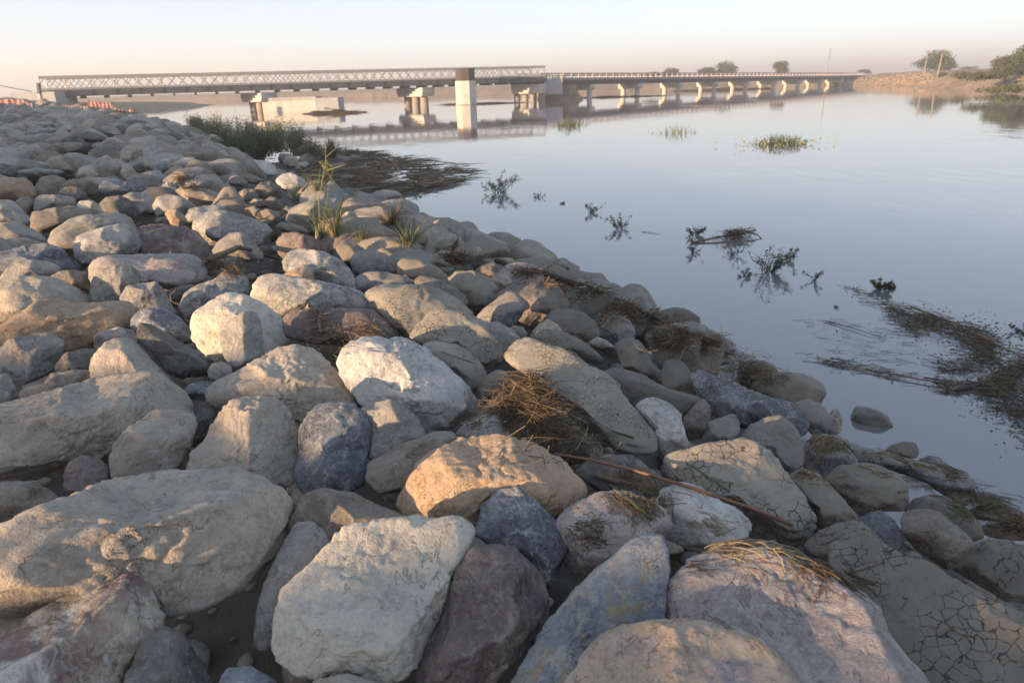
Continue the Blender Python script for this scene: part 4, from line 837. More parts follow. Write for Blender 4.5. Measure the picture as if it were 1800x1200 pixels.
for lab, typ, pts in [
  ('peaked pale stone at the water line above the straw-filled gap', 'tan', [(1170, 700), (1200, 620), (1250, 580), (1310, 650), (1330, 700), (1260, 740)]),
  ('angular beige and black stone jutting into the water', 'tan', [(1330, 780), (1380, 700), (1440, 680), (1520, 710), (1570, 770), (1530, 820), (1440, 830)]),
  ('dark flat stone left of the peaked pale stone at the water line', 'mudgrey', [(900, 580), (950, 540), (1020, 540), (1070, 580), (1050, 620), (960, 620)]),
  ('rounded dark stone at the water line behind the grass tuft', 'mudgrey', [(760, 440), (800, 395), (850, 400), (890, 440), (870, 490), (800, 490)]),
  ('greenish rounded stone below the green grass tuft at the water line', 'mud', [(780, 600), (840, 550), (900, 570), (940, 640), (900, 680), (810, 660)]),
  ('taupe rounded stone left of the peaked pale stone', 'mud', [(1000, 690), (1040, 620), (1110, 600), (1170, 660), (1160, 740), (1060, 740)]),
  ('dark blue square stone on the bench below the debris mat', 'mudblue', [(155, 340), (190, 290), (270, 275), (340, 300), (370, 360), (290, 400), (200, 380)]),
  ('reddish pale stone left of the dark blue square stone', 'brown', [(10, 390), (50, 320), (110, 320), (160, 380), (150, 420), (60, 430)]),
  ('long silted stone sloping beside the green grass tuft', 'mud', [(800, 780), (880, 740), (1000, 760), (1140, 830), (1250, 920), (1180, 950), (1000, 880), (860, 830)]),
  ('flat taupe boulder below the dry grass tussock', 'mud', [(380, 720), (440, 690), (560, 720), (680, 780), (640, 850), (560, 840), (440, 780)]),
  ('smooth low silted boulder left of the dry grass tussock', 'mud', [(300, 680), (380, 600), (520, 600), (650, 660), (700, 720), (560, 720), (400, 700)]),
  ('dark silt slope stone between the boxy tan boulder and the water', 'mudgrey', [(1380, 960), (1480, 870), (1600, 850), (1720, 920), (1760, 970), (1640, 1010), (1500, 990)]),
  ('pale trapezoid stone near the long driftwood pole', 'tan', [(1610, 1050), (1690, 970), (1780, 990), (1830, 1050), (1750, 1100), (1650, 1110)]),
]:
    B('W', typ, lab, pts, ang=0.5, lev=4)
for lab, typ, pts in [
  ('bleached greenish stone behind the tall green reed', 'grey', [(1310, 350), (1360, 295), (1440, 290), (1510, 340), (1520, 440), (1420, 460), (1340, 420)]),
  ('small pinkish stone with dry stems right of the green reed', 'pink', [(1500, 480), (1560, 430), (1620, 430), (1670, 500), (1640, 560), (1540, 550)]),
  ('flat grey-green stone behind the reddish boulder with the long tail', 'mud', [(800, 590), (860, 545), (980, 550), (1100, 600), (1160, 660), (1020, 660), (880, 640)]),
  ('long-tailed slate slab right of the reddish boulder', 'mudgrey', [(1050, 690), (1150, 690), (1300, 750), (1430, 820), (1420, 860), (1250, 860), (1120, 800)]),
  ('low flat stone with rusty straw left of the big marbled boulder', 'brown', [(60, 1000), (160, 950), (340, 910), (440, 930), (480, 1000), (420, 1060), (220, 1110), (80, 1100)]),
  ('small silted stone at the foot of the tall green reed', 'mud', [(870, 410), (920, 370), (1010, 390), (1030, 440), (960, 460)]),
  ('taupe domed stone on the bench above the marbled grey boulder', 'mud', [(640, 430), (720, 400), (820, 430), (870, 490), (780, 520), (680, 500)]),
  ('silted stone left of the taupe domed stone on the bench', 'mud', [(480, 400), (580, 370), (680, 440), (740, 500), (640, 520), (520, 460)]),
]:
    B('X', typ, lab, pts, ang=0.4, lev=4)
# ------------------------------------------------------------------ the rest of the riprap
def inside(poly, x, y):
    n = len(poly); r = False; j = n - 1
    for i in range(n):
        xi, yi = poly[i]; xj, yj = poly[j]
        if (yi > y) != (yj > y) and x < (xj - xi) * (y - yi) / (yj - yi + 1e-12) + xi: r = not r
        j = i
    return r
BB = [(p[:, 0].min(), p[:, 1].min(), p[:, 0].max(), p[:, 1].max()) for p in TRACED]
def covered(x, y):
    return any(b[0] <= x <= b[2] and b[1] <= y <= b[3] and inside(TRACED[i], x, y) for i, b in enumerate(BB))

def proto_stone(seed, ang, level=4):
    S, F = ico(level)
    r = stone_radius(S, seed, ang)
    P = S * r[:, None]; P /= np.abs(P).max()
    return P, F
PROTO = [proto_stone(900 + i, [0.6, 0.75, 0.85, 0.95][i % 4]) for i in range(14)]
PMESH = [np_mesh('boulder', P, F) for P, F in PROTO]
PLOW = [proto_stone(900 + i, [0.6, 0.75, 0.85, 0.95][i % 4], 3) for i in range(14)]

cand = []
rs = np.random.RandomState(4)
def lay(y0, y1, s0, s1, step, rlo, rhi):
    y = y0
    while y < y1:
        st = step * (1 + max(0, y - 12) * 0.016)
        s = s0
        while s < s1(y):
            yy = y + rs.uniform(-.5, .5) * st; ss = s + rs.uniform(-.5, .5) * st
            sl = float(shore_x(yy + .5) - shore_x(yy - .5))
            xx = float(shore_x(yy)) - ss * math.sqrt(1 + sl * sl)
            r = rs.uniform(rlo, rhi) * (1 + max(0, y - 12) * 0.012)
            cand.append((xx, yy, ss, r)); s += st
        y += st * 0.92
lay(0.7, 4.0, 0.3, lambda y: 7, 0.30, 0.13, 0.22)
lay(4.0, 11.0, -0.2, lambda y: 12, 0.42, 0.17, 0.30)
lay(11.0, 30.0, -0.1, lambda y: 7 + y * 0.62, 0.52, 0.22, 0.42)
lay(30.0, 92.0, 1.2, lambda y: 8 + y * 0.60, 0.85, 0.36, 0.66)
keep = []
for x, y, s, r in cand:
    z = float(h_rock(x, y)) - (0.16 if y < 4.0 else 0.0)
    px, py, w = proj((x, y, z + 0.4 * r))
    if w < 0.5 or not (-60 < px < 1860 and 150 < py < 1250): continue
    rp = r / w * FPX
    if covered(px, py) or covered(px, py - rp * 0.5): continue
    bench = s < float(bench_w(y)) + 1.2
    if y < 9 and s < 0.75: continue
    if y > 12.5 and s < bench_w(y) - 0.2 and rs.rand() < 0.93: continue
    if y < 11 and s < 1.0 and px > 900: r *= 0.6
    keep.append((rp, x, y, z, s, r, bench, px, py))
keep.sort(key=lambda q: -q[0])
N_IND = max(0, 296 - len(ROCKS))
TONES = [('grey', 'grey'), ('brown', 'taupe'), ('tan', 'tan'), ('veined', 'mottled grey'), ('grey', 'grey'), ('mud', 'dusty grey-tan'), ('mud', 'dusty grey-tan'), ('grey', 'grey'), ('tan', 'tan'), ('brown', 'taupe'), ('dark', 'dark'), ('pink', 'pinkish')]
MUDT = [('mud', 'silted tan'), ('mudgrey', 'silted grey-brown'), ('mud', 'silted tan'), ('mudblue', 'silted blue-grey')]
def place(x, y, z, r, rr):
    sx, sy, sz = r * rr.uniform(0.9, 1.45), r * rr.uniform(0.75, 1.1), r * rr.uniform(0.55, 0.95)
    M4 = Matrix.LocRotScale(Vector((x, y, z - 0.1 * r)), None, None).to_3x3()
    from mathutils import Euler
    e = Euler((rr.uniform(-.35, .35), rr.uniform(-.35, .35), rr.uniform(0, 6.28)))
    return (sx, sy, sz), e
stuffV, stuffF, nv = [], [], 0
rr = np.random.RandomState(12)
for i, (rp, x, y, z, s, r, bench, px, py) in enumerate(keep):
    sc, e = place(x, y, z, r, rr)
    typ, word = (MUDT[rr.randint(len(MUDT))] if bench else TONES[rr.randint(len(TONES))])
    if i < N_IND:
        k = rr.randint(len(PMESH))
        o = bpy.data.objects.new('boulder', PMESH[k]); COL.objects.link(o)
        o.location = (x, y, z - 0.1 * r); o.rotation_euler = e; o.scale = sc
        if not PMESH[k].materials: PMESH[k].materials.append(RM['grey'])
        o.material_slots[0].link = 'OBJECT'; o.material_slots[0].material = RM[typ]
        where = ('in the mixed rubble of the low bench above the flood debris' if bench else
                 'filling a gap among the near boulders' if y < 7 else
                 'in the crowd of stones on the middle bank' if y < 15 else 'in the crowd of stones on the far upper bank')
        tag(o, f'{word} boulder {where}', 'boulder', GROUPB)
        P, F = PLOW[k]
        R3 = np.array(e.to_matrix()); ROCKS.append((o, (P * np.array(sc)) @ R3.T + np.array([x, y, z - 0.1 * r]), F))
    else:
        k = rr.randint(len(PLOW)); P, F = PLOW[k] if rp > 5 else (PLOW[k])
        R3 = np.array(e.to_matrix())
        stuffV.append((P * np.array(sc)) @ R3.T + np.array([x, y, z - 0.1 * r])); stuffF.append(F + nv); nv += len(P)
# the far crowd of stones, past three hundred: one mesh, tinted stone by stone
if stuffV:
    me = np_mesh('distant_rubble', np.concatenate(stuffV), np.concatenate(stuffF))
    o = link('distant_rubble', me); 
    for t in ('grey', 'brown', 'tan', 'mud', 'brown', 'dark'): me.materials.append(RM[t])
    npf = len(PLOW[0][1]); ids = np.repeat(rr.choice([0, 0, 1, 1, 2, 3, 4, 5], len(stuffV)), npf).astype(np.int32)
    me.polygons.foreach_set('material_index', ids)
    tag(o, 'distant crowd of small stones covering the far bank up to the bridge', 'rubble', kind='stuff')

# small stones and grit in the gaps of the near riprap
gV, gF, nv = [], [], 0
pl2 = [proto_stone(950 + i, [0.3, 0.6][i % 2], 2) for i in range(6)]
for _ in range(2600):
    y = rr.uniform(0.7, 9) ; x = rr.uniform(-6.5, 4.2)
    s = float(inland(np.array(x), np.array(y)))
    if s < 0.05: continue
    r = rr.uniform(0.012, 0.05) if rr.rand() < 0.8 else rr.uniform(0.05, 0.10)
    P, F = pl2[rr.randint(6)]
    a = rr.uniform(0, 6.28); c_, s_ = math.cos(a), math.sin(a)
    Q = P * r * np.array([rr.uniform(.8, 1.4), 1, .7]); Q = np.stack([Q[:, 0] * c_ - Q[:, 1] * s_, Q[:, 0] * s_ + Q[:, 1] * c_, Q[:, 2]], -1)
    z = float(h_soil(np.array(x), np.array(y)))
    gV.append(Q + np.array([x, y, z + r * 0.3])); gF.append(F + nv); nv += len(P)
me = np_mesh('gravel', np.concatenate(gV), np.concatenate(gF)); o = link('gravel', me)
for t in ('grey', 'brown', 'tan', 'dark'): me.materials.append(RM[t])
me.polygons.foreach_set('material_index', np.repeat(rr.randint(0, 4, len(gV)), len(pl2[0][1])).astype(np.int32))
tag(o, 'small stones and grit lying in the gaps between boulders', 'gravel', kind='stuff')

# a tree of the rock surfaces, so that straw, sticks and grass lie ON the stones
allV = np.concatenate([v for _, v, _ in ROCKS]); offs = np.cumsum([0] + [len(v) for _, v, _ in ROCKS[:-1]])
allF = np.concatenate([f + k for (_, _, f), k in zip(ROCKS, offs)])
BVH = BVHTree.FromPolygons(allV.tolist(), allF.tolist())
def surf(px, py):
    """point of the bank seen at a picture position"""
    d = ray(px, py)
    h = BVH.ray_cast(Vector(CAM), Vector(d), 60)
    t2 = (0 - HC) / d[2] if d[2] < 0 else 1e9
    tb, qb = hit_bank(px, py, -0.15); tb, qb = hit_bank(px, py, -0.20 - 0.10 * float(sstep(14, 9, qb[1])) - 0.14 * float(sstep(8, 4, qb[1])))
    if h[0] is not None and h[3] < min(t2, tb + 0.5): return np.array(h[0]), np.array(h[1])
    q = qb if tb < t2 else CAM + d * t2
    return q, np.array([0, 0, 1.0])
def ground_z(x, y, top=None):
    z0 = (top if top is not None else 4.0)
    h = BVH.ray_cast(Vector((x, y, z0)), Vector((0, 0, -1)), 8)
    zs = max(float(h_soil(np.array(x), np.array(y))), 0.0)
    return max(zs, h[0].z) if h[0] is not None else zs
# ------------------------------------------------------------------ temporary truss bridge
A2, B2 = np.array([-57.8, 92.0]), np.array([5.5, 120.0])
UL = np.linalg.norm(B2 - A2); U2 = (B2 - A2) / UL; N2 = np.array([U2[1], -U2[0]])       # N2 points to the camera
zA = [z_at(A2[0], A2[1], p) for p in (137.5, 159, 172)]; zB = [z_at(B2[0], B2[1], p) for p in (118.5, 135, 144.5)]
def LB(t, off, i, dz=0.0):
    q = A2 + U2 * t + N2 * off; f = t / UL
    return np.array([q[0], q[1], zA[i] + (zB[i] - zA[i]) * f + dz])
def t_at(px):
    lo, hi = 0.0, UL
    for _ in range(40):
        m = (lo + hi) / 2
        if proj(LB(m, 0, 1))[0] < px: lo = m
        else: hi = m
    return lo
br = empty('truss_bridge', LB(0, 0, 2)); O = np.array(br.location)
tag(br, 'long grey steel truss bridge with latticed sides crossing the river on the left', 'bridge')
d = MB(); d.frame_box((LB(0, 0, 1, -0.45) + LB(UL, 0, 1, -0.45)) / 2 - O, (LB(UL, 0, 1) - LB(0, 0, 1)) / 2, (*(N2 * 2.3), 0), (0, 0, 0.15))
d.build('deck', M['deck'], br)
for off, w in ((2.5, 'near'), (-2.5, 'far')):
    t = MB(); t.bar(LB(0, off, 0) - O, LB(UL, off, 0) - O, 0.24, 0.34)
    tr = t.build('truss', M['steel'], br)
    c = MB(); c.bar(LB(0, off, 1, 0.1) - O, LB(UL, off, 1, 0.1) - O, 0.2, 0.2); c.build('bottom_chord', M['steel'], tr)
    l = MB(); nb = 52; st = UL / nb
    for k in range(nb):
        a, b = k * st, (k + 1) * st; mid = (a + b) / 2
        def mz(t, f): return LB(t, off, 1) * (1 - f) + LB(t, off, 0) * f
        th = 0.08
        l.bar(mz(mid, 0) - O, mz(a, .5) - O, th); l.bar(mz(a, .5) - O, mz(mid, 1) - O, th)
        l.bar(mz(mid, 1) - O, mz(b, .5) - O, th); l.bar(mz(b, .5) - O, mz(mid, 0) - O, th)
        if k % 2 == 0: l.bar(mz(a, 0) - O, mz(a, 1) - O, 0.10)
    l.bar(mz(UL, 0) - O, mz(UL, 1) - O, 0.14)
    l.build('lattice', M['steel'], tr)
    g = MB(); zz = (LB(0, off, 1) + LB(UL, off, 1) + LB(0, off, 2) + LB(UL, off, 2)) / 4 - O
    hg = (zA[1] - zA[2] + zB[1] - zB[2]) / 4
    g.frame_box(zz, (LB(UL, off, 1) - LB(0, off, 1)) / 2, (*(N2 * 0.12), 0), (0, 0, hg * 0.92))
    for k in range(27):
        tt = UL * k / 26
        q = (LB(tt, off + 0.16, 1) + LB(tt, off + 0.16, 2)) / 2 - O
        g.frame_box(q, (*(U2 * 0.09), 0), (*(N2 * 0.06), 0), (0, 0, hg * 0.88))
    g.build('side_girder', M['girder'], br)
for k in range(26):
    tt = UL * (k + 0.5) / 26
    m_ = MB(); m_.bar(LB(tt, 2.6, 2, -0.05) - O, LB(tt, -2.6, 2, -0.05) - O, 0.22, 0.42); m_.build('crossbeam', M['deck'], br)

# road bridge beyond it
C2 = np.array([3.5, 121.0]); V2 = np.array([1.0, 1.01]); V2 /= np.linalg.norm(V2); W2 = np.array([V2[1], -V2[0]])
P0 = np.array([14.0, 131.6]); SP = 14.95; RL = 148.0
zr0 = z_at(P0[0], P0[1], 137.2); q8 = P0 + V2 * SP * 8; zr8 = z_at(q8[0], q8[1], 133.0)
def LR(t, off, dz=0.0):
    q = P0 + V2 * (t - 14) + W2 * off
    return np.array([q[0], q[1], zr0 + (zr8 - zr0) * (t - 14) / (SP * 8) + dz])
rb = empty('road_bridge', LR(0, 0, -1)); O = np.array(rb.location)
tag(rb, 'low concrete road bridge with a red and white railing running to the far bank', 'bridge')
d = MB(); d.frame_box((LR(0, 0, -.2) + LR(RL, 0, -.2)) / 2 - O, (LR(RL, 0) - LR(0, 0)) / 2, (*(W2 * 2.6), 0), (0, 0, 0.2)); d.build('deck', M['concd'], rb)
d = MB()
for off in (1.9, 0, -1.9):
    d.frame_box((LR(0, off, -.75) + LR(RL, off, -.75)) / 2 - O, (LR(RL, 0) - LR(0, 0)) / 2, (*(W2 * 0.25), 0), (0, 0, 0.36))
d.build('girder', M['girder'], rb)
for off in (2.45, -2.45):
    r_ = MB(); r_.bar(LR(0, off, .72) - O, LR(RL, off, .72) - O, 0.10, 0.12); r_.bar(LR(0, off, .42) - O, LR(RL, off, .42) - O, 0.08, 0.10)
    rl = r_.build('railing', M['railr'], rb)
    p_ = MB()
    for k in range(75):
        tt = RL * k / 74; q = LR(tt, off, 0.38) - O
        p_.frame_box(q, (*(V2 * 0.11), 0), (*(W2 * 0.1), 0), (0, 0, 0.40))
    p_.build('posts', M['railw'], rl)

def pier(loc, row, ztop, caph, capl, capw, ncol, colsp, colr, label, mcap, mcol, group, name='bridge_pier'):
    row = np.array(row, float); row /= np.linalg.norm(row); prp = np.array([-row[1], row[0]])
    e = empty(name, (loc[0], loc[1], 0)); tag(e, label, 'pier', group)
    c = MB(); hl = capl / 2
    # hammer-head cap: bevelled lower edge at both ends
    for s_ in (1,):
        pts = [(-hl, caph), (hl, caph), (hl, caph * 0.45), (hl - 0.22, 0), (-hl + 0.22, 0), (-hl, caph * 0.45)]
        vs = [(row[0] * a + prp[0] * w, row[1] * a + prp[1] * w, ztop - caph + b) for w in (-capw / 2, capw / 2) for a, b in pts]
        n = 6
        c.add(vs, [tuple(range(n))[::-1], tuple(range(n, 2 * n))] + [(i, (i + 1) % n, n + (i + 1) % n, n + i) for i in range(n)])
    c.build('cap', mcap, e)
    for k in range(ncol):
        a = (k - (ncol - 1) / 2) * colsp
        m_ = MB(); m_.tube([(row[0] * a, row[1] * a, -0.9), (row[0] * a, row[1] * a, ztop - caph + 0.05)], colr, n=14); m_.build('column', mcol, e, smooth=False)
    return e
ROWT = (0.80, -0.60)
g1 = 'piers under the truss bridge'
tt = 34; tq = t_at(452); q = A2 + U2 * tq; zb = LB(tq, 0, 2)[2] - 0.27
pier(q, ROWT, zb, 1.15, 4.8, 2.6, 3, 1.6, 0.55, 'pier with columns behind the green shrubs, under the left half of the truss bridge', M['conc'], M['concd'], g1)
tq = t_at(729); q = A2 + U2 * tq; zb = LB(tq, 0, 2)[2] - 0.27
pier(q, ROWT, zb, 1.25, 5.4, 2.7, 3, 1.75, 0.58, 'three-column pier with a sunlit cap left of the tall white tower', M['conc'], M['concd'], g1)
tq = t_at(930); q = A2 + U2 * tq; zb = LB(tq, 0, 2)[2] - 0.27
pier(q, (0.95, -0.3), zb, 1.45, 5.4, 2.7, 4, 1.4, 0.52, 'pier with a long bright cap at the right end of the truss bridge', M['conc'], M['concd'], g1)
g2 = 'piers under the road bridge'
names = ['nearest', 'second', 'third', 'fourth', 'fifth', 'sixth', 'seventh', 'eighth', 'ninth']
for k in range(9):
    q = P0 + V2 * SP * k; zb = LR(14 + SP * k, 0, -1.13)[2]
    pier(q, W2, zb, 0.95, 4.8, 1.5, 2, 3.3, 0.46, f'{names[k]} two-column pier of the road bridge counted from the tower', M['conc'], M['conc'], g2)

# tall white tower pier standing in front of the truss
q = at(820, 184.5, 0); h1 = z_at(q[0], q[1], 142.5); h2 = z_at(q[0], q[1], 120.5)
e = empty('bridge_tower', (q[0], q[1], 0)); tag(e, 'tall white concrete tower pier with a dark stained top in front of the truss', 'tower', 'freestanding bridge supports')
def octa(r, z0, z1, sy=1.0):
    m_ = MB(); n = 8; a0 = math.pi / 8
    ring = [(r * math.cos(a0 + i * math.pi / 4), r * sy * math.sin(a0 + i * math.pi / 4)) for i in range(n)]
    m_.add([(x, y, z0) for x, y in ring] + [(x, y, z1) for x, y in ring], [tuple(range(n))[::-1], tuple(range(n, 2 * n))] + [(i, (i + 1) % n, n + (i + 1) % n, n + i) for i in range(n)])
    return m_
octa(1.62, -1, h1).build('shaft', M['conc'], e); octa(1.52, h1, h2).build('stained_top', M['stain'], e)
octa(1.75, 0.0, 0.12).build('footing', M['concd'], e)

def block(name, label, cat, pxs, pys, y_depth, thick, mat, cap=None, group=None, zbase=None, rot=0.0):
    """a concrete block whose near face is at ground distance y_depth"""
    def X(px, py): r = ray(px, py); return (CAM + r * (y_depth / r[1]))
    a, b_ = X(pxs[0], pys[1]), X(pxs[1], pys[1]); top = X((pxs[0] + pxs[1]) / 2, pys[0])[2]
    z0 = a[2] if zbase is None else zbase
    w = b_[0] - a[0]
    e = empty(name, ((a[0] + b_[0]) / 2, y_depth + thick / 2, z0), rot); tag(e, label, cat, group)
    m_ = MB(); m_.box((0, 0, (top - z0) / 2 - 0.3), w, thick, top - z0 + 0.6)
    o = m_.build('wall', mat, e)
    bv = o.modifiers.new('edge', 'BEVEL'); bv.width = 0.06; bv.segments = 2
    if cap:
        m_ = MB(); m_.box((0, 0, top - z0 + cap / 2 + 0.003), w + 0.25, thick + 0.25, cap); m_.build('coping', M['concb'], e)
    return e
block('concrete_wall', 'long pale concrete wall standing in the water behind the shrubs', 'wall', (463, 557), (176, 200), 100.5, 3.0, M['conc'], 0.35, zbase=0.0, rot=0.0)
block('concrete_block', 'blue-white concrete block at the right end of the pale concrete wall', 'block', (556, 597), (172, 199), 98.3, 3.4, M['concb'], None, zbase=0.0)
block('concrete_block', 'grey-white concrete block between the truss bridge and the road bridge', 'block', (957, 989), (133, 160), 119.5, 3.6, M['concb'], 0.25)
block('bridge_abutment', 'blue-grey concrete abutment at the left end of the truss bridge', 'abutment', (24, 102), (162, 190), 88.5, 4.5, M['concb'], None)

# earth mound by the grey-white block
q = at(982, 176, 0); S, F = ico(4)
P = S * (1 + 0.18 * fbm(S * 2.2, 4, 77))[:, None] * np.array([3.6, 3.0, 2.5]); P[:, 0] += 0.35 * P[:, 2]
o = link('earth_mound', np_mesh('earth_mound', P, F), EARTH, None, (q[0], q[1] + 3, -0.2)); tag(o, 'reddish earth mound beside the grey-white concrete block', 'mound')

# flood debris caught at the feet of the supports
def drift(cx, cy, L, W, H, n, name, label, cat, mats=('straw3', 'wetwood'), group=None, seed=1, ang=0.0):
    R_ = random.Random(seed); e = empty(name, (cx, cy, 0)); tag(e, label, cat, group)
    for mi, mt in enumerate(mats):
        b_ = MB()
        for _ in range(n):
            x, y = R_.uniform(-L / 2, L / 2), R_.gauss(0, W / 3); a = R_.gauss(ang, 0.35); l = R_.uniform(0.1, 0.35) * L
            z = abs(R_.gauss(0, H / 2)) * max(0.1, 1 - (2 * x / L) ** 2); r = R_.uniform(0.02, 0.06) * (H / 0.4)
            p = np.array([x, y, z]); dv = np.array([math.cos(a), math.sin(a), R_.gauss(0, 0.05)])
            b_.tube([p - dv * l / 2, p + np.array([0, 0, R_.uniform(0, .06)]), p + dv * l / 2], r, r * .5, n=4, cap=False)
        b_.build(['straw', 'branches'][mi], M[mt], e)
    return e
q = at(585, 199, 0); drift(q[0] + 0.6, q[1] - 1.0, 6.2, 0.5, 0.4, 110, 'debris_drift', 'dark drift of branches lodged against the blue-white concrete block', 'debris', seed=3)
q = at(850, 182.5, 0); drift(q[0], q[1] - 1, 12, 0.7, 0.16, 90, 'debris_drift', 'thin line of branches floating at the foot of the white tower', 'debris', seed=4)
q = at(1085, 171, 0); drift(q[0], q[1], 17, 0.8, 0.16, 90, 'debris_drift', 'thin line of branches floating at the nearest road bridge pier', 'debris', seed=5)
q = at(1270, 158.5, 0); drift(q[0], q[1], 22, 1.6, 0.4, 120, 'debris_drift', 'far drift of branches among the middle road bridge piers', 'debris', seed=6)

# ------------------------------------------------------------------ trees and poles of the far bank
def tree(px, pyb, dist, h, w, label, seed, name='tree', n=2600, cat='tree', group='trees of the far bank', lobes=7, leaf=0.34, trunk=True, zlo=0.20):
    R_ = np.random.RandomState(seed); r = ray(px, pyb); q = CAM + r * (dist / r[1])
    e = empty(name, (q[0], q[1], q[2] - 0.2)); tag(e, label, cat, group)
    if trunk:
        m_ = MB(); th = h * 0.30
        m_.tube([(0, 0, -0.8), (0.05 * h * R_.normal(), 0, th * .5), (0.06 * h * R_.normal(), 0.05 * h * R_.normal(), th)], 0.045 * h, 0.026 * h, n=7)
        for k in range(6):
            a = R_.uniform(0, 6.28); rr_ = w * 0.38
            m_.tube([(0, 0, th * R_.uniform(.55, .95)), (rr_ * .5 * math.cos(a), rr_ * .5 * math.sin(a), th * 1.15), (rr_ * math.cos(a), rr_ * math.sin(a), h * R_.uniform(.6, .85))], 0.018 * h, 0.006 * h, n=5)
        m_.build('trunk', M['bark'], e)
    b_ = MB(); cs = []
    for k in range(lobes):
        a = 6.28 * k / lobes + R_.uniform(-.4, .4); rad = w * 0.5 * R_.uniform(0.25, 0.72)
        cs.append((rad * math.cos(a), rad * math.sin(a), h * R_.uniform(zlo, 0.76), w * R_.uniform(0.20, 0.29), h * R_.uniform(0.17, 0.25)))
    cs.append((0, 0, h * 0.74, w * 0.28, h * 0.25)); cs.append((0, 0, h * 0.5, w * 0.34, h * 0.26))
    for _ in range(n):
        c = cs[R_.randint(len(cs))]; v = R_.normal(size=3); v /= np.linalg.norm(v); v *= R_.uniform(0.55, 1.08) if R_.rand() < .85 else R_.uniform(.1, .6)
        p = np.array([c[0] + v[0] * c[3], c[1] + v[1] * c[3], c[2] + v[2] * c[4]])
        dv = R_.normal(size=3); dv /= np.linalg.norm(dv); nv_ = R_.normal(size=3); nv_ /= np.linalg.norm(nv_)
        L = 1.45 * leaf * R_.uniform(.6, 1.3); b_.leaf(p, dv, nv_, L, L * 0.6)
    b_.build('crown', M['treeleaf'], e)
    return e
tree(1276, 133, 262, 5.2, 9.6, 'wide round tree behind the middle of the road bridge', 1)
tree(1243, 134, 262, 3.2, 8.6, 'low bushy tree left of the wide round tree behind the road bridge', 2)
tree(1178, 136, 270, 3.4, 7.6, 'small tree furthest left behind the road bridge, with a flat shrub beside it', 3)
tree(1146, 136, 272, 1.9, 7, 'flat grey-green shrub furthest left behind the road bridge', 4, name='shrub', cat='shrub')
tree(1372, 131, 262, 4.6, 6.6, 'lone compact round tree behind the right part of the road bridge', 5)
tree(1520, 130, 300, 2.0, 6, 'tiny hazy bush where the road bridge meets the far bank', 6, name='shrub', cat='shrub', n=500)
tree(1644, 128, 215, 6.4, 12.0, 'broad dark tree behind the two leaning poles', 7, n=5200, lobes=12, zlo=0.2)
tree(1697, 126, 260, 1.9, 7, 'tiny hazy bush between the broad dark tree and the big right trees', 8, name='shrub', cat='shrub', n=500)
tree(1768, 135, 105, 3.2, 5.0, 'sunlit olive tree near the right edge of the far bank', 9, n=5200, leaf=0.17, lobes=10, zlo=0.16)
tree(1806, 134, 108, 4.6, 6.0, 'taller olive tree cut by the right edge', 10, n=5200, leaf=0.17, lobes=10, zlo=0.16)
tree(1725, 141, 100, 1.4, 5.0, 'low green thicket at the foot of the sunlit olive tree', 11, name='shrub', cat='shrub', n=900, leaf=0.22, trunk=False)
tree(1690, 136, 130, 1.2, 4.0, 'low green bush on the lit far bank left of the thicket', 12, name='shrub', cat='shrub', n=600, leaf=0.22, trunk=False)
tree(1655, 136, 150, 1.2, 3.2, 'low green bush at the foot of the leaning pole', 13, name='shrub', cat='shrub', n=500, leaf=0.22, trunk=False)
q = at(1780, 172, 0)
tree(1775, 163, 88, 1.2, 6.5, 'dark green waterside bush below the olive trees', 14, name='shrub', cat='shrub', n=900, leaf=0.22, trunk=False)

def pole(px, pt, pb, dist, label, lean=0.0, arm=False):
    r = ray(px, pb); q = CAM + r * (dist / r[1]); zt = z_at(q[0], q[1], pt)
    e = empty('utility_pole', (q[0], q[1], q[2] - 0.5)); tag(e, label, 'pole', 'utility poles on the far bank')
    m_ = MB(); h = zt - q[2] + 0.5; m_.tube([(0, 0, -0.5), (lean * h, 0, h)], 0.19, 0.13, n=8); m_.build('shaft', M['pole'], e)
    if arm:
        m_ = MB(); m_.bar((lean * h - 0.9, 0, h - 0.5), (lean * h + 0.9, 0, h - 0.5), 0.14); m_.build('crossarm', M['pole'], e)
    return e
pole(1454, 85, 131, 225, 'tall thin pole rising behind the right part of the road bridge', 0.0)
pole(1625, 88, 124, 200, 'thinner of two poles in front of the broad dark tree', 0.02, True)
pole(1648, 95, 131, 150, 'thicker leaning pole at the right side of the broad dark tree', 0.06)

# pale rubble heaped on the far bank
R_ = np.random.RandomState(31); rv, rf, nv = [], [], 0
for _ in range(420):
    px, py = R_.uniform(1500, 1640), R_.uniform(127, 149)
    h = FARBVH.ray_cast(Vector(CAM), Vector(ray(px, py)), 400)
    if h[0] is None or h[0].z < 0.15: continue
    P, F = PLOW[R_.randint(len(PLOW))]; r = R_.uniform(0.12, 0.42)
    rv.append(P * r * np.array([1.2, 1, .8]) + np.array(h[0])); rf.append(F + nv); nv += len(P)
o = link('pale_rubble', np_mesh('pale_rubble', np.concatenate(rv), np.concatenate(rf)), EARTH); tag(o, 'sandy sunlit rubble on the far bank at the right end of the road bridge', 'rubble', kind='stuff')

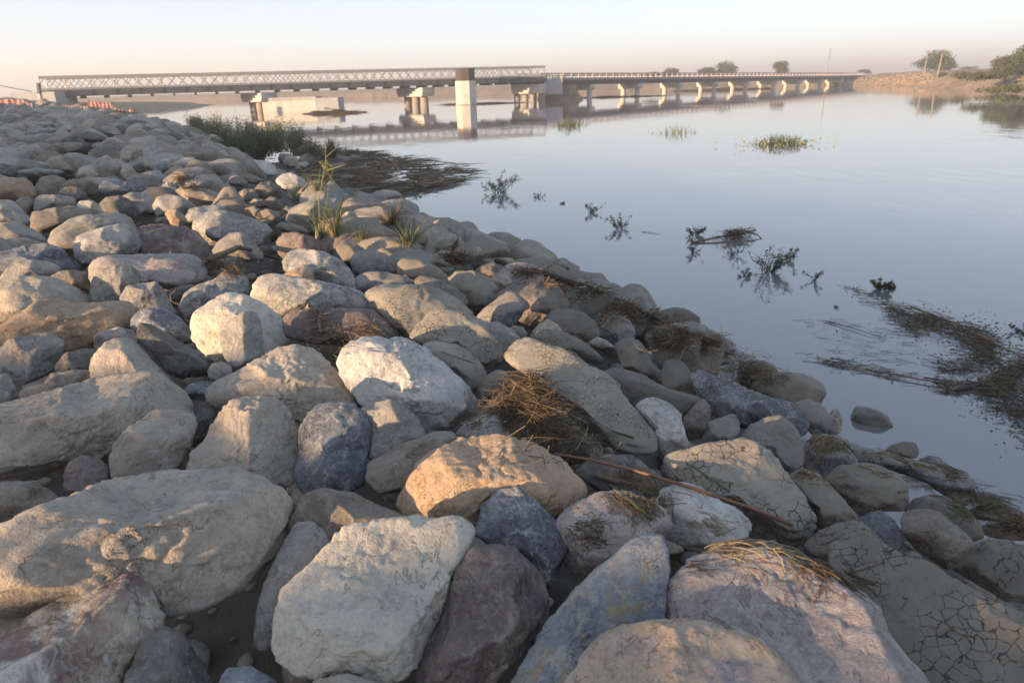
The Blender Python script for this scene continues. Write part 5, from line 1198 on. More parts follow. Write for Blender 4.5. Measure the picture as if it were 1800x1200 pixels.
# overhead wire and a leaning sign board at the left bridge end
m_ = MB(); a = CAM + ray(-60, 122) * 90; b_ = CAM + ray(56, 161) * 95
m_.tube([a, (a + b_) / 2 - np.array([0, 0, .5]), b_], 0.035, n=4); o = m_.build('overhead_wire', M['wetwood'], None, tuple(a)); tag(o, 'dark overhead wire coming down to the left end of the truss bridge', 'wire')
r = ray(73, 189); q = CAM + r * (84 / r[1]); r2 = ray(67, 146); q2 = CAM + r2 * (84 / r2[1])
e = empty('leaning_post', tuple(q)); tag(e, 'white leaning post with a dark top at the left end of the truss bridge', 'post')
m_ = MB(); mid = (q2 - q) * 0.55; m_.bar((0, 0, -.4), mid, 0.42, 0.3); m_.build('shaft', M['railw'], e)
m_ = MB(); m_.bar(mid, q2 - q, 0.38, 0.26); m_.build('dark_top', M['girder'], e)

# red and white barrier tape along the bank crest
def tape(pts, dist, label, wid, n=14, sag=0.1, mats=('taper', 'tapew')):
    P = []
    for (x, y) in pts:
        r = ray(x, y); P.append(CAM + r * (dist / r[1]))
    P = np.array(P); t = np.linspace(0, len(P) - 1, n + 1)
    C = np.stack([np.interp(t, np.arange(len(P)), P[:, i]) for i in range(3)], -1); C[:, 2] -= sag * np.sin(np.linspace(0, math.pi * (len(P) - 1), n + 1)) ** 2
    e = empty('barrier_tape', tuple(C[0])); tag(e, label, 'tape', 'red and white tapes along the bank crest')
    for mi in (0, 1):
        b_ = MB()
        for i in range(n):
            if i % 2 != mi: continue
            a, c = C[i] - C[0], C[i + 1] - C[0]; up = np.array([0, 0.25 * math.sin(i), 1.0]) * wid / 2; th = np.array([0, 0.004, 0])
            b_.add([a - up - th, c - up - th, c + up - th, a + up - th, a - up + th, c - up + th, c + up + th, a + up + th], [(0, 1, 2, 3), (7, 6, 5, 4), (0, 4, 5, 1), (3, 2, 6, 7)])
        b_.build(['red_bands', 'white_bands'][mi], M[mats[mi]], e)
    for k in range(len(P)):
        b_ = MB(); p = P[k] - C[0]; b_.tube([p + np.array([0, 0.08, -0.9]), p + np.array([0, 0.08, wid * .7])], 0.035, n=6); b_.build('post', M['pole'], e)
    return e
tape([(-12, 179), (18, 178), (40, 179), (57, 186)], 50, 'striped barrier tape strung at the far left end of the bank crest', 0.30, 14, 0.05)
tape([(72, 184), (92, 184)], 60, 'short tape at the foot of the blue-grey abutment', 0.22, 6, 0.05)
tape([(107, 188), (130, 188), (155, 189.5)], 48, 'pinkish tape lying along the crest right of the abutment', 0.22, 18, 0.04)
tape([(155, 182), (196, 186)], 44, 'sunlit red and white barrier board on the bank crest', 0.36, 12, 0.0)
tape([(197, 188), (215, 196), (232, 194), (239, 201)], 43, 'crumpled tape drooping off the right end of the crest', 0.20, 16, 0.1)
# ------------------------------------------------------------------ shrubs, reeds and grass
def shrub(px, py, z, h, w, label, seed, nst=34, nl=2300, leaf=0.06, mat='shrub', name='shrub', group='green shrubs at the foot of the bank', dist=None):
    R_ = np.random.RandomState(seed); q = at(px, py, z)
    e = empty(name, tuple(q)); tag(e, label, 'shrub', group)
    s_ = MB(); b_ = MB(); tips = []
    for k in range(nst):
        a = R_.uniform(0, 6.28); sp = R_.uniform(0.05, 0.5) * w; hh = h * R_.uniform(0.45, 1.0) * (1 - 0.35 * sp / (0.5 * w))
        x0 = R_.normal() * w * 0.12; y0 = R_.normal() * w * 0.12
        pts = [np.array([x0 + sp * math.cos(a) * f ** 1.4, y0 + sp * math.sin(a) * f ** 1.4, hh * f - 0.1]) + R_.normal(size=3) * 0.02 * h * (f > 0) for f in (0, .33, .66, 1)]
        s_.tube(pts, 0.012, 0.003, n=4, cap=False); tips.append(pts)
    for _ in range(nl):
        p = tips[R_.randint(nst)]; f = R_.beta(2.2, 1.2) * 2.999; i = int(f); c = p[i] * (1 - f + i) + p[i + 1] * (f - i) + R_.normal(size=3) * 0.055 * min(1.5, w)
        dv = R_.normal(size=3) + np.array([0, 0, 0.5]); dv /= np.linalg.norm(dv); nv_ = R_.normal(size=3); nv_ /= np.linalg.norm(nv_)
        L = leaf * R_.uniform(.6, 1.5); b_.leaf(c, dv, nv_, L, L * 0.42)
    s_.build('stems', M['bark'], e); b_.build('leaves', M[mat], e)
    return e
SHR = [(352, 238, .5, 1.25, 2.2, 'low olive shrub at the left end of the shrub row'), (395, 248, .45, 1.35, 2.2, 'second shrub from the left end of the shrub row'),
       (440, 258, .35, 1.35, 1.9, 'tall dense olive shrub in front of the bridge pier columns'), (462, 272, .3, 1.1, 1.4, 'bright green shrub at the front of the shrub row'),
       (490, 264, .3, 1.4, 1.7, 'tall shrub in the middle of the shrub row'), (522, 270, .25, 1.35, 1.3, 'feathery upright shrub near the right end of the shrub row'),
       (545, 277, .2, 0.75, 1.1, 'low dark shrub closing the right end of the shrub row'), (584, 274, .12, 0.85, 0.55, 'narrow upright bush standing alone right of the shrub row'),
       (415, 270, .5, 0.8, 1.6, 'low pale green shrub at the foot of the row, left of the bright green one')]
for i, (px, py, z, h, w, lab) in enumerate(SHR):
    shrub(px, py, z, h * 1.12, w, lab, 40 + i, nst=30 + int(14 * w), nl=int(1700 + 700 * w), leaf=0.075 if i != 7 else 0.05, mat='leafgreen' if i in (3, 8) else 'shrub')
for i, (px, py, h, lab) in enumerate([(612, 272, .42, 'small leafy sprig at the left of the debris mat rim'), (630, 272, .38, 'small leafy sprig at the right of the debris mat rim')]):
    shrub(px, py, .05, h, .5, lab, 60 + i, nst=12, nl=260, leaf=0.05, name='sprig', group='sprigs on the rim of the debris mat')

def tuft(base, n, h, spread, mat, seed, droop=0.5, wid=0.006):
    R_ = np.random.RandomState(seed); b_ = MB()
    for _ in range(n):
        a = R_.uniform(0, 6.28); L = h * R_.uniform(0.45, 1.0); sp = spread * R_.uniform(0.2, 1.0)
        d0 = np.array([math.cos(a), math.sin(a), 0]); st = d0 * R_.uniform(0, .25) * spread
        dr = droop * R_.uniform(.3, 1.2)
        pts = [st + d0 * sp * f ** 1.5 + np.array([0, 0, L * (f - dr * 0.55 * f * f)]) for f in np.linspace(0, 1, 6)]
        b_.blade(pts, wid * R_.uniform(.7, 1.4), (-math.sin(a), math.cos(a), 0))
    return b_
def grass(name, px, py, n, h, spread, mat, label, seed, group, droop=.5, wid=.006, cat='grass tuft', extra=None):
    q, _ = surf(px, py)
    e = empty(name, tuple(q)); tag(e, label, cat, group)
    tuft(q, n, h, spread, mat, seed, droop, wid).build('blades', M[mat], e)
    if extra: tuft(q, n // 2, h * .8, spread * 1.2, extra, seed + 1, droop * 1.4, wid).build('dry_blades', M[extra], e)
    return e
GG = 'grass tufts on the low bench'
grass('grass_tuft', 716, 432, 42, 0.30, 0.34, 'grass', 'bright green grass tuft near the water above the long tan boulder', 1, GG, 0.9, 0.012, extra='straw2')
grass('grass_tuft', 590, 416, 60, 0.42, 0.22, 'grass', 'green grass tuft at the right foot of the tall reed', 2, GG, .35, .006, extra='straw2')
grass('grass_tuft', 566, 420, 40, 0.38, 0.18, 'grass', 'thin green grass tuft at the very base of the tall reed', 3, GG, .3, .006)
grass('grass_tuft', 525, 352, 46, 0.42, 0.26, 'grass', 'green grass tuft below the whitish boulder on the bench', 4, GG, .35, .008)
grass('grass_tuft', 556, 335, 40, 0.50, 0.40, 'grass', 'drooping pale grass tuft beside the whitish boulder', 5, GG, 1.0, .008, extra='straw2')
grass('grass_tuft', 688, 393, 120, 0.30, 0.36, 'straw', 'brown dry tussock at the water line', 6, GG, .9, .006, extra='straw3')
grass('grass_tuft', 705, 412, 50, 0.28, 0.30, 'grass', 'green fringe of grass in front of the brown dry tussock', 7, GG, .7, .005)
grass('grass_tuft', 483, 424, 110, 0.14, 0.10, 'straw', 'dry brownish tuft behind the reddish boulder', 8, GG, .4, .005, extra='grass')
grass('grass_tuft', 636, 420, 40, 0.22, 0.2, 'grass', 'sparse grass with dry stems between small stones', 9, GG, .6, .005, extra='straw2')
# the tall reed: stem with side leaves, picture rows 185 to 420
q, _ = surf(563, 418); e = empty('tall_reed', tuple(q)); tag(e, 'tall yellow-green reed with side leaves rising from the low bench', 'reed')
D = (q - CAM) @ _F
def near(px, py, dd=0.0): r = ray(px, py); return CAM + r * ((D + dd) / (r @ _F)) - q
b_ = MB(); b_.tube([near(563, 420), near(560, 350), near(568, 310), near(573, 285), near(571, 250), near(567, 208)], 0.0045, 0.002, n=5); b_.tube([near(566, 420), near(574, 370), near(577, 330), near(586, 296)], 0.003, 0.0015, n=4); b_.tube([near(558, 420), near(550, 372), near(556, 335)], 0.003, 0.0015, n=4); b_.build('stem', M['reed'], e)
for k, (a, c, d_) in enumerate([((573, 300), (590, 295), (612, 287)), ((572, 278), (583, 266), (600, 254)), ((568, 310), (550, 305), (538, 312)), ((572, 302), (590, 318), (592, 338)),
                                ((566, 318), (548, 330), (533, 300)), ((571, 262), (574, 240), (578, 218)), ((567, 330), (585, 340), (577, 326)), ((562, 350), (545, 356), (530, 372)), ((563, 362), (578, 372), (596, 366))]):
    b_ = MB(); t = np.linspace(0, 1, 7); P = [near(*a) * (1 - f) ** 2 + near(*c) * 2 * f * (1 - f) + near(*d_) * f * f for f in t]
    b_.blade(P, 0.013, (0.3, 0.5, 0.8)); b_.build('leaf', M['reed' if k in (0, 1) else 'grass'], e)
b_ = MB()
for _ in range(40): 
    v = rdir() * 0.03; b_.leaf(near(573, 290) + v, rdir(), rdir(), 0.03, 0.012)
b_.build('flower_node', M['reed'], e)

# ------------------------------------------------------------------ plants and branches standing in the water
def sprig(q, label, seed, size0, lean=(0, 0), nb=9, nl0=26, leaf=0.028, mat='leafdark', name='drowned_branch', cat='branch', group='drowned leafy branches', flat=0.0, clump=1.0):
    size = size0 * 1.2; nl = int(nl0 * 2.0); leaf = leaf * .74
    R_ = np.random.RandomState(seed); e = empty(name, tuple(q)); tag(e, label, cat, group)
    s_ = MB(); b_ = MB()
    for k in range(nb):
        a = R_.uniform(0, 6.28); up = R_.uniform(0.35, 1.1) * (1 - flat)
        dv = np.array([math.cos(a) * 0.65 + lean[0], math.sin(a) * 0.65 + lean[1], up]); dv /= np.linalg.norm(dv)
        L = size * R_.uniform(0.45, 1.0); p0 = np.array([R_.normal() * .08 * size, R_.normal() * .08 * size, -0.03])
        pts = [p0 + dv * L * f + np.array([R_.normal(), R_.normal(), R_.normal() * (1 - flat)]) * 0.05 * L * (f > 0) for f in np.linspace(0, 1, 5)]
        for w_ in pts: w_[2] = max(w_[2], -0.03 if flat == 0 else 0.006)
        s_.tube(pts, 0.006 * size / .5, 0.0015, n=4, cap=False)
        cl = [R_.uniform(1.2, 4) for _ in range(max(2, int(4 * clump)))]
        for j in range(nl):
            f = cl[R_.randint(len(cl))] + R_.normal() * .15; f = min(max(f, .3), 3.99); i = int(f)
            c = pts[i] * (1 - f + i) + pts[i + 1] * (f - i) + R_.normal(size=3) * 0.042 * size * (1, 1, 1 - .6 * flat)
            c[2] = max(c[2], 0.004)
            dl = R_.normal(size=3) + dv; dl /= np.linalg.norm(dl); ln = leaf * R_.uniform(.6, 1.5); b_.leaf(c, dl, rdir(), ln, ln * .5)
    s_.build('twigs', M['wetwood'], e); b_.build('leaves', M[mat], e)
    return e
sprig(at(880, 338, 0), 'leafy drowned shrub standing in the water right of the debris mat', 1, 0.62, nb=15, nl0=30, leaf=0.05)
sprig(at(948, 347, 0), 'tiny leafy twig in the water, nearest to the drowned shrub', 2, 0.20, nb=6, nl0=16, leaf=0.035)
sprig(at(988, 358, 0), 'tiniest twig tip in the water between two larger twigs', 3, 0.10, nb=5, nl0=10, leaf=0.035)
sprig(at(1038, 374, 0), 'leafy twig with a thin tip leaning right, mid water', 4, 0.30, (.4, 0), nb=8, nl0=22, leaf=0.035)
sprig(at(1092, 402, 0), 'green leafy twig with its reflection left of the driftwood log', 5, 0.34, nb=10, nl0=26, leaf=0.035, mat='leafgreen')
sprig(at(1222, 412, 0), 'dark leaf cluster at the left end of the driftwood log', 6, 0.22, nb=12, nl0=26, leaf=0.032)
sprig(at(1218, 445, 0), 'dark leafy twig in the water just below the left end of the log', 7, 0.24, nb=8, nl0=18, leaf=0.032)
sprig(at(1290, 448, 0), 'sparse leafy twigs hanging below the straw-wrapped log', 8, 0.24, nb=9, nl0=16, leaf=0.028)
sprig(at(1352, 478, 0), 'large spreading leafy branch standing in the water, mid right', 9, 0.46, nb=20, nl0=24, leaf=0.034)
sprig(at(1385, 455, 0), 'upright greener tip of the spreading branch', 10, 0.28, nb=5, nl0=24, leaf=0.03, mat='leafgreen')
sprig(at(1310, 487, 0), 'low leafy twig at the left of the large spreading branch', 11, 0.18, nb=6, nl0=18, leaf=0.03)
sprig(at(1432, 494, 0), 'narrow leafy twig right of the large spreading branch', 12, 0.22, (.1, 0), nb=6, nl0=18, leaf=0.028)
sprig(at(1548, 508, 0), 'round leafy tip at the upper end of the long debris raft', 13, 0.20, nb=14, nl0=24, leaf=0.035, mat='leafgreen')
sprig(at(1573, 508, 0), 'small leaf cluster right of the round leafy tip', 14, 0.10, nb=6, nl0=14, leaf=0.03)
sprig(at(1797, 585, 0), 'dark leafy twig at the right edge above the debris raft', 15, 0.14, nb=6, nl0=14, leaf=0.03)
sprig(at(1470, 541, 0), 'pair of tiny floating leaves near the thin branches', 16, 0.06, nb=4, nl0=5, leaf=0.03)
for i, (px, py, h, n, lab) in enumerate([(1000, 221, .85, 70, 'reed clump furthest from the shore, nearest to the bridge'), (1186, 234, .62, 34, 'sparse pale reed clump in the middle of the river'),
                                          (1374, 254, .60, 110, 'yellowish reed clump furthest right in the river')]):
    q = at(px, py, 0); e = empty('reed_clump', tuple(q)); tag(e, lab, 'reeds', 'reed clumps in the river')
    R_ = np.random.RandomState(70 + i); b_ = MB(); W = [1.3, 1.5, 1.5][i]
    for _ in range(n * 2):
        x = R_.normal() * W * .42; y = R_.normal() * .4; L = h * R_.uniform(.2, 1.0) * math.exp(-(x / W) ** 2 * 1.5); a = R_.normal() * .45
        b_.blade([np.array([x + a * L * f ** 1.4, y, L * f - .03]) for f in np.linspace(0, 1, 5)], .035, (0.9, 0.4, 0))
    b_.build('blades', M[['shrub', 'reed', 'grass'][i]], e)['kind'] = 'stuff'
    if i == 2: 
        b_ = MB()
        for _ in range(160):
            x = R_.normal() * W * .5; b_.leaf((x, R_.normal() * .3, abs(R_.normal()) * .12), rdir(), rdir(), .16, .07)
        b_.build('dry_leaves', M['reed'], e)

# driftwood log wrapped in straw
a, c = at(1215, 428, 0) , at(1328, 414, 0); e = empty('driftwood_log', tuple(a)); tag(e, 'driftwood log wrapped in dry straw, floating mid right', 'log')
b_ = MB(); v = c - a
b_.tube([(0, 0, .01), v * .35 + (0, 0, .045), v * .7 + (0, 0, .07), v + (0, 0, .10)], .022, .013, n=7); b_.tube([v * .86 + (0, 0, .08), v * .98 + np.array([0, -.12, .05]), v * 1.0 + np.array([.02, -.3, -.01])], .012, .009, n=6)
b_.build('trunk', M['wood'], e)
for mt, nn in (('straw', 260), ('straw3', 140)):
    b_ = MB()
    for _ in range(nn):
        f = min(.95, max(.25, random.gauss(.68, .13))); p = v * f + np.array([random.gauss(0, .03), random.gauss(0, .05), rnd(-.01, .15)]); dv = rdir() * np.array([1, 1, .6]); l = rnd(.05, .14)
        b_.tube([p - dv * l, p + rdir() * .02, p + dv * l], .0028, .0015, n=3, cap=False)
    b_.build('straw_wrap', M[mt], e)

# ------------------------------------------------------------------ straw lying on the stones
def strand(b_, q, L, r, dirv, lift, droop=0.02, n=6, follow=True):
    """one bent stalk that follows the stones below it"""
    pts = []; p = np.array(q, float); d = np.array(dirv, float); d[2] *= .3; d /= np.linalg.norm(d); bend = random.gauss(0, .25)
    for i in range(n):
        z = ground_z(p[0], p[1], q[2] + .35) if follow else 0.0
        zz = z + lift * (0.5 + .5 * math.sin(i * 1.1 + q[0] * 9)) + r
        if follow and zz < q[2] - .07:
            if pts: break
            ca, sa = d[0], d[1]; p = p + d * L / (n - 1); continue
        pts.append(np.array([p[0], p[1], zz]))
        ca, sa = math.cos(bend * .5), math.sin(bend * .5); d = np.array([d[0] * ca - d[1] * sa, d[0] * sa + d[1] * ca, 0]); p = p + d * L / (n - 1)
    # soften
    if len(pts) < 3: return
    for _ in range(2):
        for i in range(1, len(pts) - 1): pts[i][2] = max(pts[i][2], (pts[i - 1][2] + pts[i + 1][2]) / 2)
    b_.tube(pts, r, r * .55, n=3, cap=False)
def clump(label, spots, mats, n, L, r, lift0, flow=None, spread=1.4, name='straw_clump', cat='straw', group='clumps of flood straw on the stones'):
    lift = lift0 * .6; L = L * .62; n = int(n * (1.35 if flow is None else 1.35))
    q0, _ = surf(spots[0][0], spots[0][1]); e = empty(name, tuple(q0)); tag(e, label, cat, group)
    for mt, sh in mats:
        b_ = MB(); 
        for _ in range(int(n * sh)):
            sx, sy, rx, ry = random.choice(spots)
            a = random.gauss(0, .5), random.gauss(0, .5)
            q, nr = surf(sx + a[0] * rx, sy + a[1] * ry)
            if q[2] < 0.03: q[2] = 0.02
            if nr[2] < 0.5 and random.random() < .85: continue
            if flow is None: an = rnd(0, 6.28); dv = np.array([math.cos(an), math.sin(an), 0])
            else: an = math.atan2(flow[1], flow[0]) + random.gauss(0, spread * .35); dv = np.array([math.cos(an), math.sin(an), 0])
            wgt = max(0, 1 - (a[0] ** 2 + a[1] ** 2))
            if flow is None:
                # tangled: short broken stalks lying every way within the thickness of the mat
                zz = ground_z(q[0], q[1], q[2] + .25)
                if zz < q[2] - .05: zz = q[2] - .03
                c = np.array([q[0] + random.gauss(0, .02), q[1] + random.gauss(0, .02), zz + lift * random.random() * (.25 + .75 * max(0, 1 - (a[0] ** 2 + a[1] ** 2) * .6)) + .003])
                d3 = rdir() * np.array([1, 1, .30]); d3 /= np.linalg.norm(d3); ll = L * rnd(.15, .48); bn = rdir() * ll * rnd(.05, .32)
                b_.tube([c - d3 * ll + bn * .4, c - bn * .5, c + d3 * ll * .6, c + d3 * ll + bn], r * rnd(.55, 1.3), r * .5, n=3, cap=False); continue
            strand(b_, q - dv * L * .4, L * rnd(.4, 1.1), r * rnd(.6, 1.4), dv, lift * rnd(0, 1.0) * (0.3 + wgt))
        b_.v = [tuple(np.array(w_) - q0) for w_ in b_.v]
        b_.build({'straw': 'brown_straw', 'straw2': 'pale_straw', 'straw3': 'rotten_straw', 'grass': 'green_blades', 'wood': 'twigs'}[mt], M[mt], e)['kind'] = 'stuff'
    return e
shore_dir = np.array([-0.55, .83, 0])
clump('big dome of brown straw lodged beside the long finely cracked slab', [(935, 700, 55, 30), (900, 730, 50, 25), (960, 740, 40, 25), (925, 685, 30, 14)], [('straw', .45), ('straw3', .5), ('straw2', .05)], 850, .26, .0013, .10)
clump('tangle of straw spilling below the dome toward the orange-tan boulder', [(985, 775, 60, 16), (1030, 790, 50, 14), (950, 765, 50, 14), (1005, 800, 50, 14)], [('straw', .55), ('straw3', .3), ('straw2', .15)], 520, .24, .0015, .05)
clump('orange-brown straw combed over the mauve-brown boulder', [(1120, 875, 45, 22), (1145, 885, 35, 24), (1105, 860, 40, 14)], [('straw', .8), ('straw2', .2)], 380, .16, .0014, .03, flow=(.35, -.9))
clump('thin dark straw on the left face of the mauve-brown boulder', [(1040, 930, 26, 22), (1030, 945, 20, 18)], [('straw3', .7), ('straw', .3)], 130, .09, .0012, .01)
clump('pale straw bundle draped over the pink-grey speckled boulder', [(1300, 948, 70, 12), (1370, 962, 60, 16), (1420, 985, 40, 16), (1250, 960, 50, 14)], [('straw2', .6), ('straw', .35), ('straw3', .05)], 520, .30, .0013, .03, flow=(.8, -.3), spread=.7)
clump('brown straw trailing down the right side of the pink-grey speckled boulder', [(1455, 1005, 28, 18), (1480, 1022, 24, 14), (1195, 985, 24, 30)], [('straw', .4), ('straw3', .6)], 320, .2, .0013, .03, flow=(.5, -.7), spread=.9)
clump('straw tuft on the small whitish stone', [(830, 745, 22, 12)], [('straw', .7), ('straw2', .3)], 90, .07, .0012, .01)
clump('twigs and straw matted on the flat maroon slab', [(575, 595, 45, 12), (610, 588, 40, 10), (560, 560, 20, 30), (650, 580, 30, 14)], [('straw', .5), ('straw3', .3), ('straw2', .2)], 330, .20, .0014, .02)
clump('straw in the gap behind the broad tan boulder with the lit shoulder', [(585, 620, 26, 18), (600, 605, 20, 14), (560, 605, 30, 10)], [('straw', .5), ('straw2', .5)], 200, .2, .0014, .03)
clump('long straw heap along the water line above the blue streaked boulder', [(1290, 640, 45, 20), (1255, 625, 45, 14), (1330, 665, 45, 16), (1300, 655, 60, 18), (1225, 610, 40, 14)], [('straw', .5), ('straw3', .25), ('straw2', .25)], 950, .26, .0019, .08)
clump('straw line along the water between the driftwood pole and the heap', [(1170, 580, 40, 22), (1190, 600, 40, 18), (1140, 560, 40, 14), (1200, 620, 30, 16), (1110, 545, 30, 12), (1160, 610, 24, 20)], [('straw', .4), ('straw3', .4), ('straw2', .2)], 720, .28, .0021, .06)
clump('straw ring around the small stones near the mud mound', [(1050, 545, 26, 14), (1065, 560, 26, 14), (1030, 530, 26, 10), (1080, 535, 30, 8)], [('straw', .6), ('straw2', .4)], 300, .28, .0022, .03)
clump('thin straw edging the start of the driftwood pole', [(985, 500, 50, 8), (1040, 515, 40, 8), (930, 480, 40, 6)], [('straw3', .6), ('straw', .4)], 200, .35, .0026, .03)
clump('flat straw mat on the grey boulder next to the water', [(1445, 775, 36, 8), (1470, 785, 28, 12), (1430, 835, 30, 12)], [('straw', .6), ('straw2', .3), ('straw3', .1)], 260, .16, .0014, .015, flow=(.8, .2))
clump('grassy straw strip lying along the long dark slab', [(1530, 805, 40, 10), (1580, 822, 36, 10), (1610, 838, 30, 10), (1500, 798, 30, 8)], [('straw', .4), ('grass', .3), ('straw2', .3)], 300, .24, .0017, .02, flow=(.9, -.4), spread=.6)
clump('grass and straw at the water line near the right edge', [(1690, 865, 40, 16), (1740, 885, 40, 16), (1650, 850, 36, 12), (1720, 905, 40, 16)], [('straw', .4), ('grass', .35), ('straw3', .25)], 420, .22, .0017, .03, flow=(.8, -.5))
clump('tangled straw at the right edge behind the dark mud boulder', [(1770, 930, 30, 14), (1790, 920, 24, 12)], [('straw', .5), ('straw3', .5)], 160, .16, .0016, .03)
clump('rusty straw on the low flat stone in the left centre', [(385, 470, 26, 10), (370, 462, 22, 8), (410, 478, 20, 8)], [('straw', .7), ('straw3', .3)], 200, .18, .0022, .02)
clump('reddish straw patch on the rubble of the middle bank', [(330, 315, 26, 10), (345, 325, 22, 8)], [('straw', .6), ('straw3', .4)], 130, .4, .006, .03)
clump('brown straw filling the hollow of the angular beige and black stone', [(822, 462, 24, 10), (800, 455, 14, 8)], [('straw', .6), ('straw3', .4)], 160, .3, .004, .05)

# single sticks and stems
def stick(label, pts, r0, r1, mat, name='stick', lift=.02, group='sticks lying on the stones', fixed=None, cat='stick'):
    P = []
    for k, (x, y) in enumerate(pts):
        q, _ = surf(x, y)
        P.append(q + np.array([0, 0, lift]))
    if fixed == 'straight':
        Dm = [np.linalg.norm(q - CAM) for q in P]; d0, d1 = min(Dm[0], Dm[1]), min(Dm[-1], Dm[-2])
        P = [CAM + ray(*pts[k]) * min((d0 + (d1 - d0) * k / (len(pts) - 1)) * .985, Dm[k] - .018) for k in range(len(pts))]
    b_ = MB(); b_.tube([p - P[0] for p in P], r0, r1, n=6)
    o = b_.build(name, M[mat], None, None, smooth=True); o.location = tuple(P[0]); tag(o, label, cat, group)
    return o
stick('reddish cane lying diagonally across the boulders, pointing to the lower right', [(975, 798), (1040, 808), (1120, 828), (1220, 858), (1320, 893), (1394, 923)], .0045, .006, 'cane', fixed='straight')
stick('grey-brown stub of driftwood ending in the orange straw', [(1010, 836), (1050, 845), (1092, 858)], .011, .008, 'wood')
stick('green-grey stem running down under the reddish cane', [(1070, 862), (1110, 892), (1140, 920), (1165, 940)], .006, .004, 'grass')
stick('long green blade arching above the reddish cane', [(1060, 770), (1110, 785), (1160, 810), (1210, 835), (1260, 870), (1310, 905), (1345, 940)], .005, .002, 'grass', lift=.04)
stick('pale bent stem rising from the big dome of brown straw', [(892, 642), (930, 665), (965, 690), (990, 715)], .004, .003, 'straw2', lift=.03)
stick('pale broken stalk right of the straw tangle', [(1000, 740), (1040, 760), (1070, 782), (1078, 798)], .003, .002, 'straw2', lift=.03)
stick('thin straw stem bowed across the pale beige boulder', [(775, 622), (810, 634), (850, 648), (905, 650)], .0022, .0015, 'straw', lift=.01)
stick('long dark driftwood pole lying along the water line', [(872, 464), (960, 488), (1050, 519), (1140, 560), (1200, 590), (1262, 616)], .022, .014, 'wetwood', name='driftwood_pole', fixed=None, lift=.03)
stick('thinner driftwood pole at the end of the straw heap', [(1228, 597), (1268, 612)], .014, .012, 'wood', name='driftwood_pole', lift=.04)
stick('weathered grey branch lying left of the big marbled boulder', [(370, 466), (420, 444), (440, 448), (490, 463)], .022, .012, 'wood', lift=.04)
stick('forked bare twig on the maroon slab', [(565, 590), (560, 568), (568, 548)], .004, .002, 'straw2', lift=.02)
# ------------------------------------------------------------------ debris mat and rafts on the water
def raft(name, label, poly, n, L, r, flow, mats, seed, zmax=.05, kind=None, leaves=0, cat='debris', spr=.5, dens=None, leafsize=.05):
    R_ = np.random.RandomState(seed); P = np.array(poly, float); q0 = at(*P.mean(0), 0); e = empty(name, tuple(q0)); tag(e, label, cat, kind=kind)
    lo, hi = P.min(0), P.max(0)
    def pick():
        while True:
            x, y = R_.uniform(lo[0], hi[0]), R_.uniform(lo[1], hi[1])
            if inside(P, x, y) and (dens is None or R_.rand() < dens(x, y)): return x, y
    for mt, sh in mats:
        b_ = MB()
        for _ in range(int(n * sh)):
            x, y = pick(); q = at(x, y, 0); 
            q[2] = max(0, float(h_soil(np.array(q[0]), np.array(q[1])))) + .004 + abs(R_.normal()) * zmax * .5
            an = math.atan2(flow[1], flow[0]) + R_.normal() * spr; l = L * R_.uniform(.25, 1.1); dv = np.array([math.cos(an), math.sin(an), R_.normal() * .03]); bend = R_.normal() * .12
            side = np.array([-dv[1], dv[0], 0])
            pts = [q + dv * l * f + side * bend * l * (f * f) for f in (-.5, -.15, .2, .5)]
            for w_ in pts: w_[2] = max(w_[2], .003)
            b_.tube([p - q0 for p in pts], r * R_.uniform(.5, 1.5), r * .4, n=3, cap=False)
        b_.build({'straw': 'brown_straw', 'straw2': 'pale_straw', 'straw3': 'rotten_straw', 'wetwood': 'branches', 'wood': 'sticks', 'grass': 'green_blades'}[mt], M[mt], e)['kind'] = 'stuff'
    if leaves:
        b_ = MB(); cen = [at(*pick(), 0) - q0 for _ in range(max(6, leaves // 36))]; cs = leafsize * 3.2
        for _ in range(leaves):
            q = cen[R_.randint(len(cen))] + np.array([R_.normal() * cs, R_.normal() * cs, 0]); q[2] = abs(R_.normal()) * zmax + .004; dl = R_.normal(size=3) * (1, 1, .4); dl /= np.linalg.norm(dl)
            b_.leaf(q, dl, rdir(), leafsize * R_.uniform(.6, 1.4), leafsize * .5)
        b_.build('leaves', M['leafdark'], e)
    return e
raft('debris_mat', 'wide brown mat of flood debris spreading from the shrubs into the water', [(545, 285), (580, 262), (640, 268), (700, 274), (760, 282), (840, 296), (846, 306), (800, 322), (715, 346), (690, 342), (640, 350), (600, 345), (560, 330), (530, 310)], 2300, 1.1, .012,
     (.8, .5), [('straw3', .22), ('straw', .52), ('straw2', .18), ('wetwood', .08)], 5, zmax=.14, leaves=500, leafsize=.09, dens=lambda x, y: .95 if x < 620 else .30 + .55 * float(vn(np.array([x * .02, y * .09, 0.0]), 3)) + (.25 if y < 305 else 0))
raft('debris_mat', 'dark wet debris strip along the shore below the brown mat', [(560, 330), (640, 345), (700, 352), (700, 372), (650, 372), (600, 355)], 420, .8, .012, (.8, -.4), [('straw3', .7), ('straw', .3)], 6, zmax=.03)
raft('debris_raft', 'long raft of straw, twigs and leaves floating at the right', [(1555, 545), (1600, 545), (1680, 565), (1760, 600), (1830, 640), (1830, 700), (1760, 690), (1680, 680), (1640, 640), (1680, 615), (1630, 600), (1600, 585)], 1100, .26, .0032,
     (.75, -.55), [('straw', .40), ('straw3', .30), ('wetwood', .15), ('grass', .15)], 7, zmax=.08, leaves=750, spr=.85, dens=lambda x, y: max(0.03, .45 + 1.3 * float(vn(np.array([x * .03, y * .06, 1.0]), 9))), leafsize=.035)
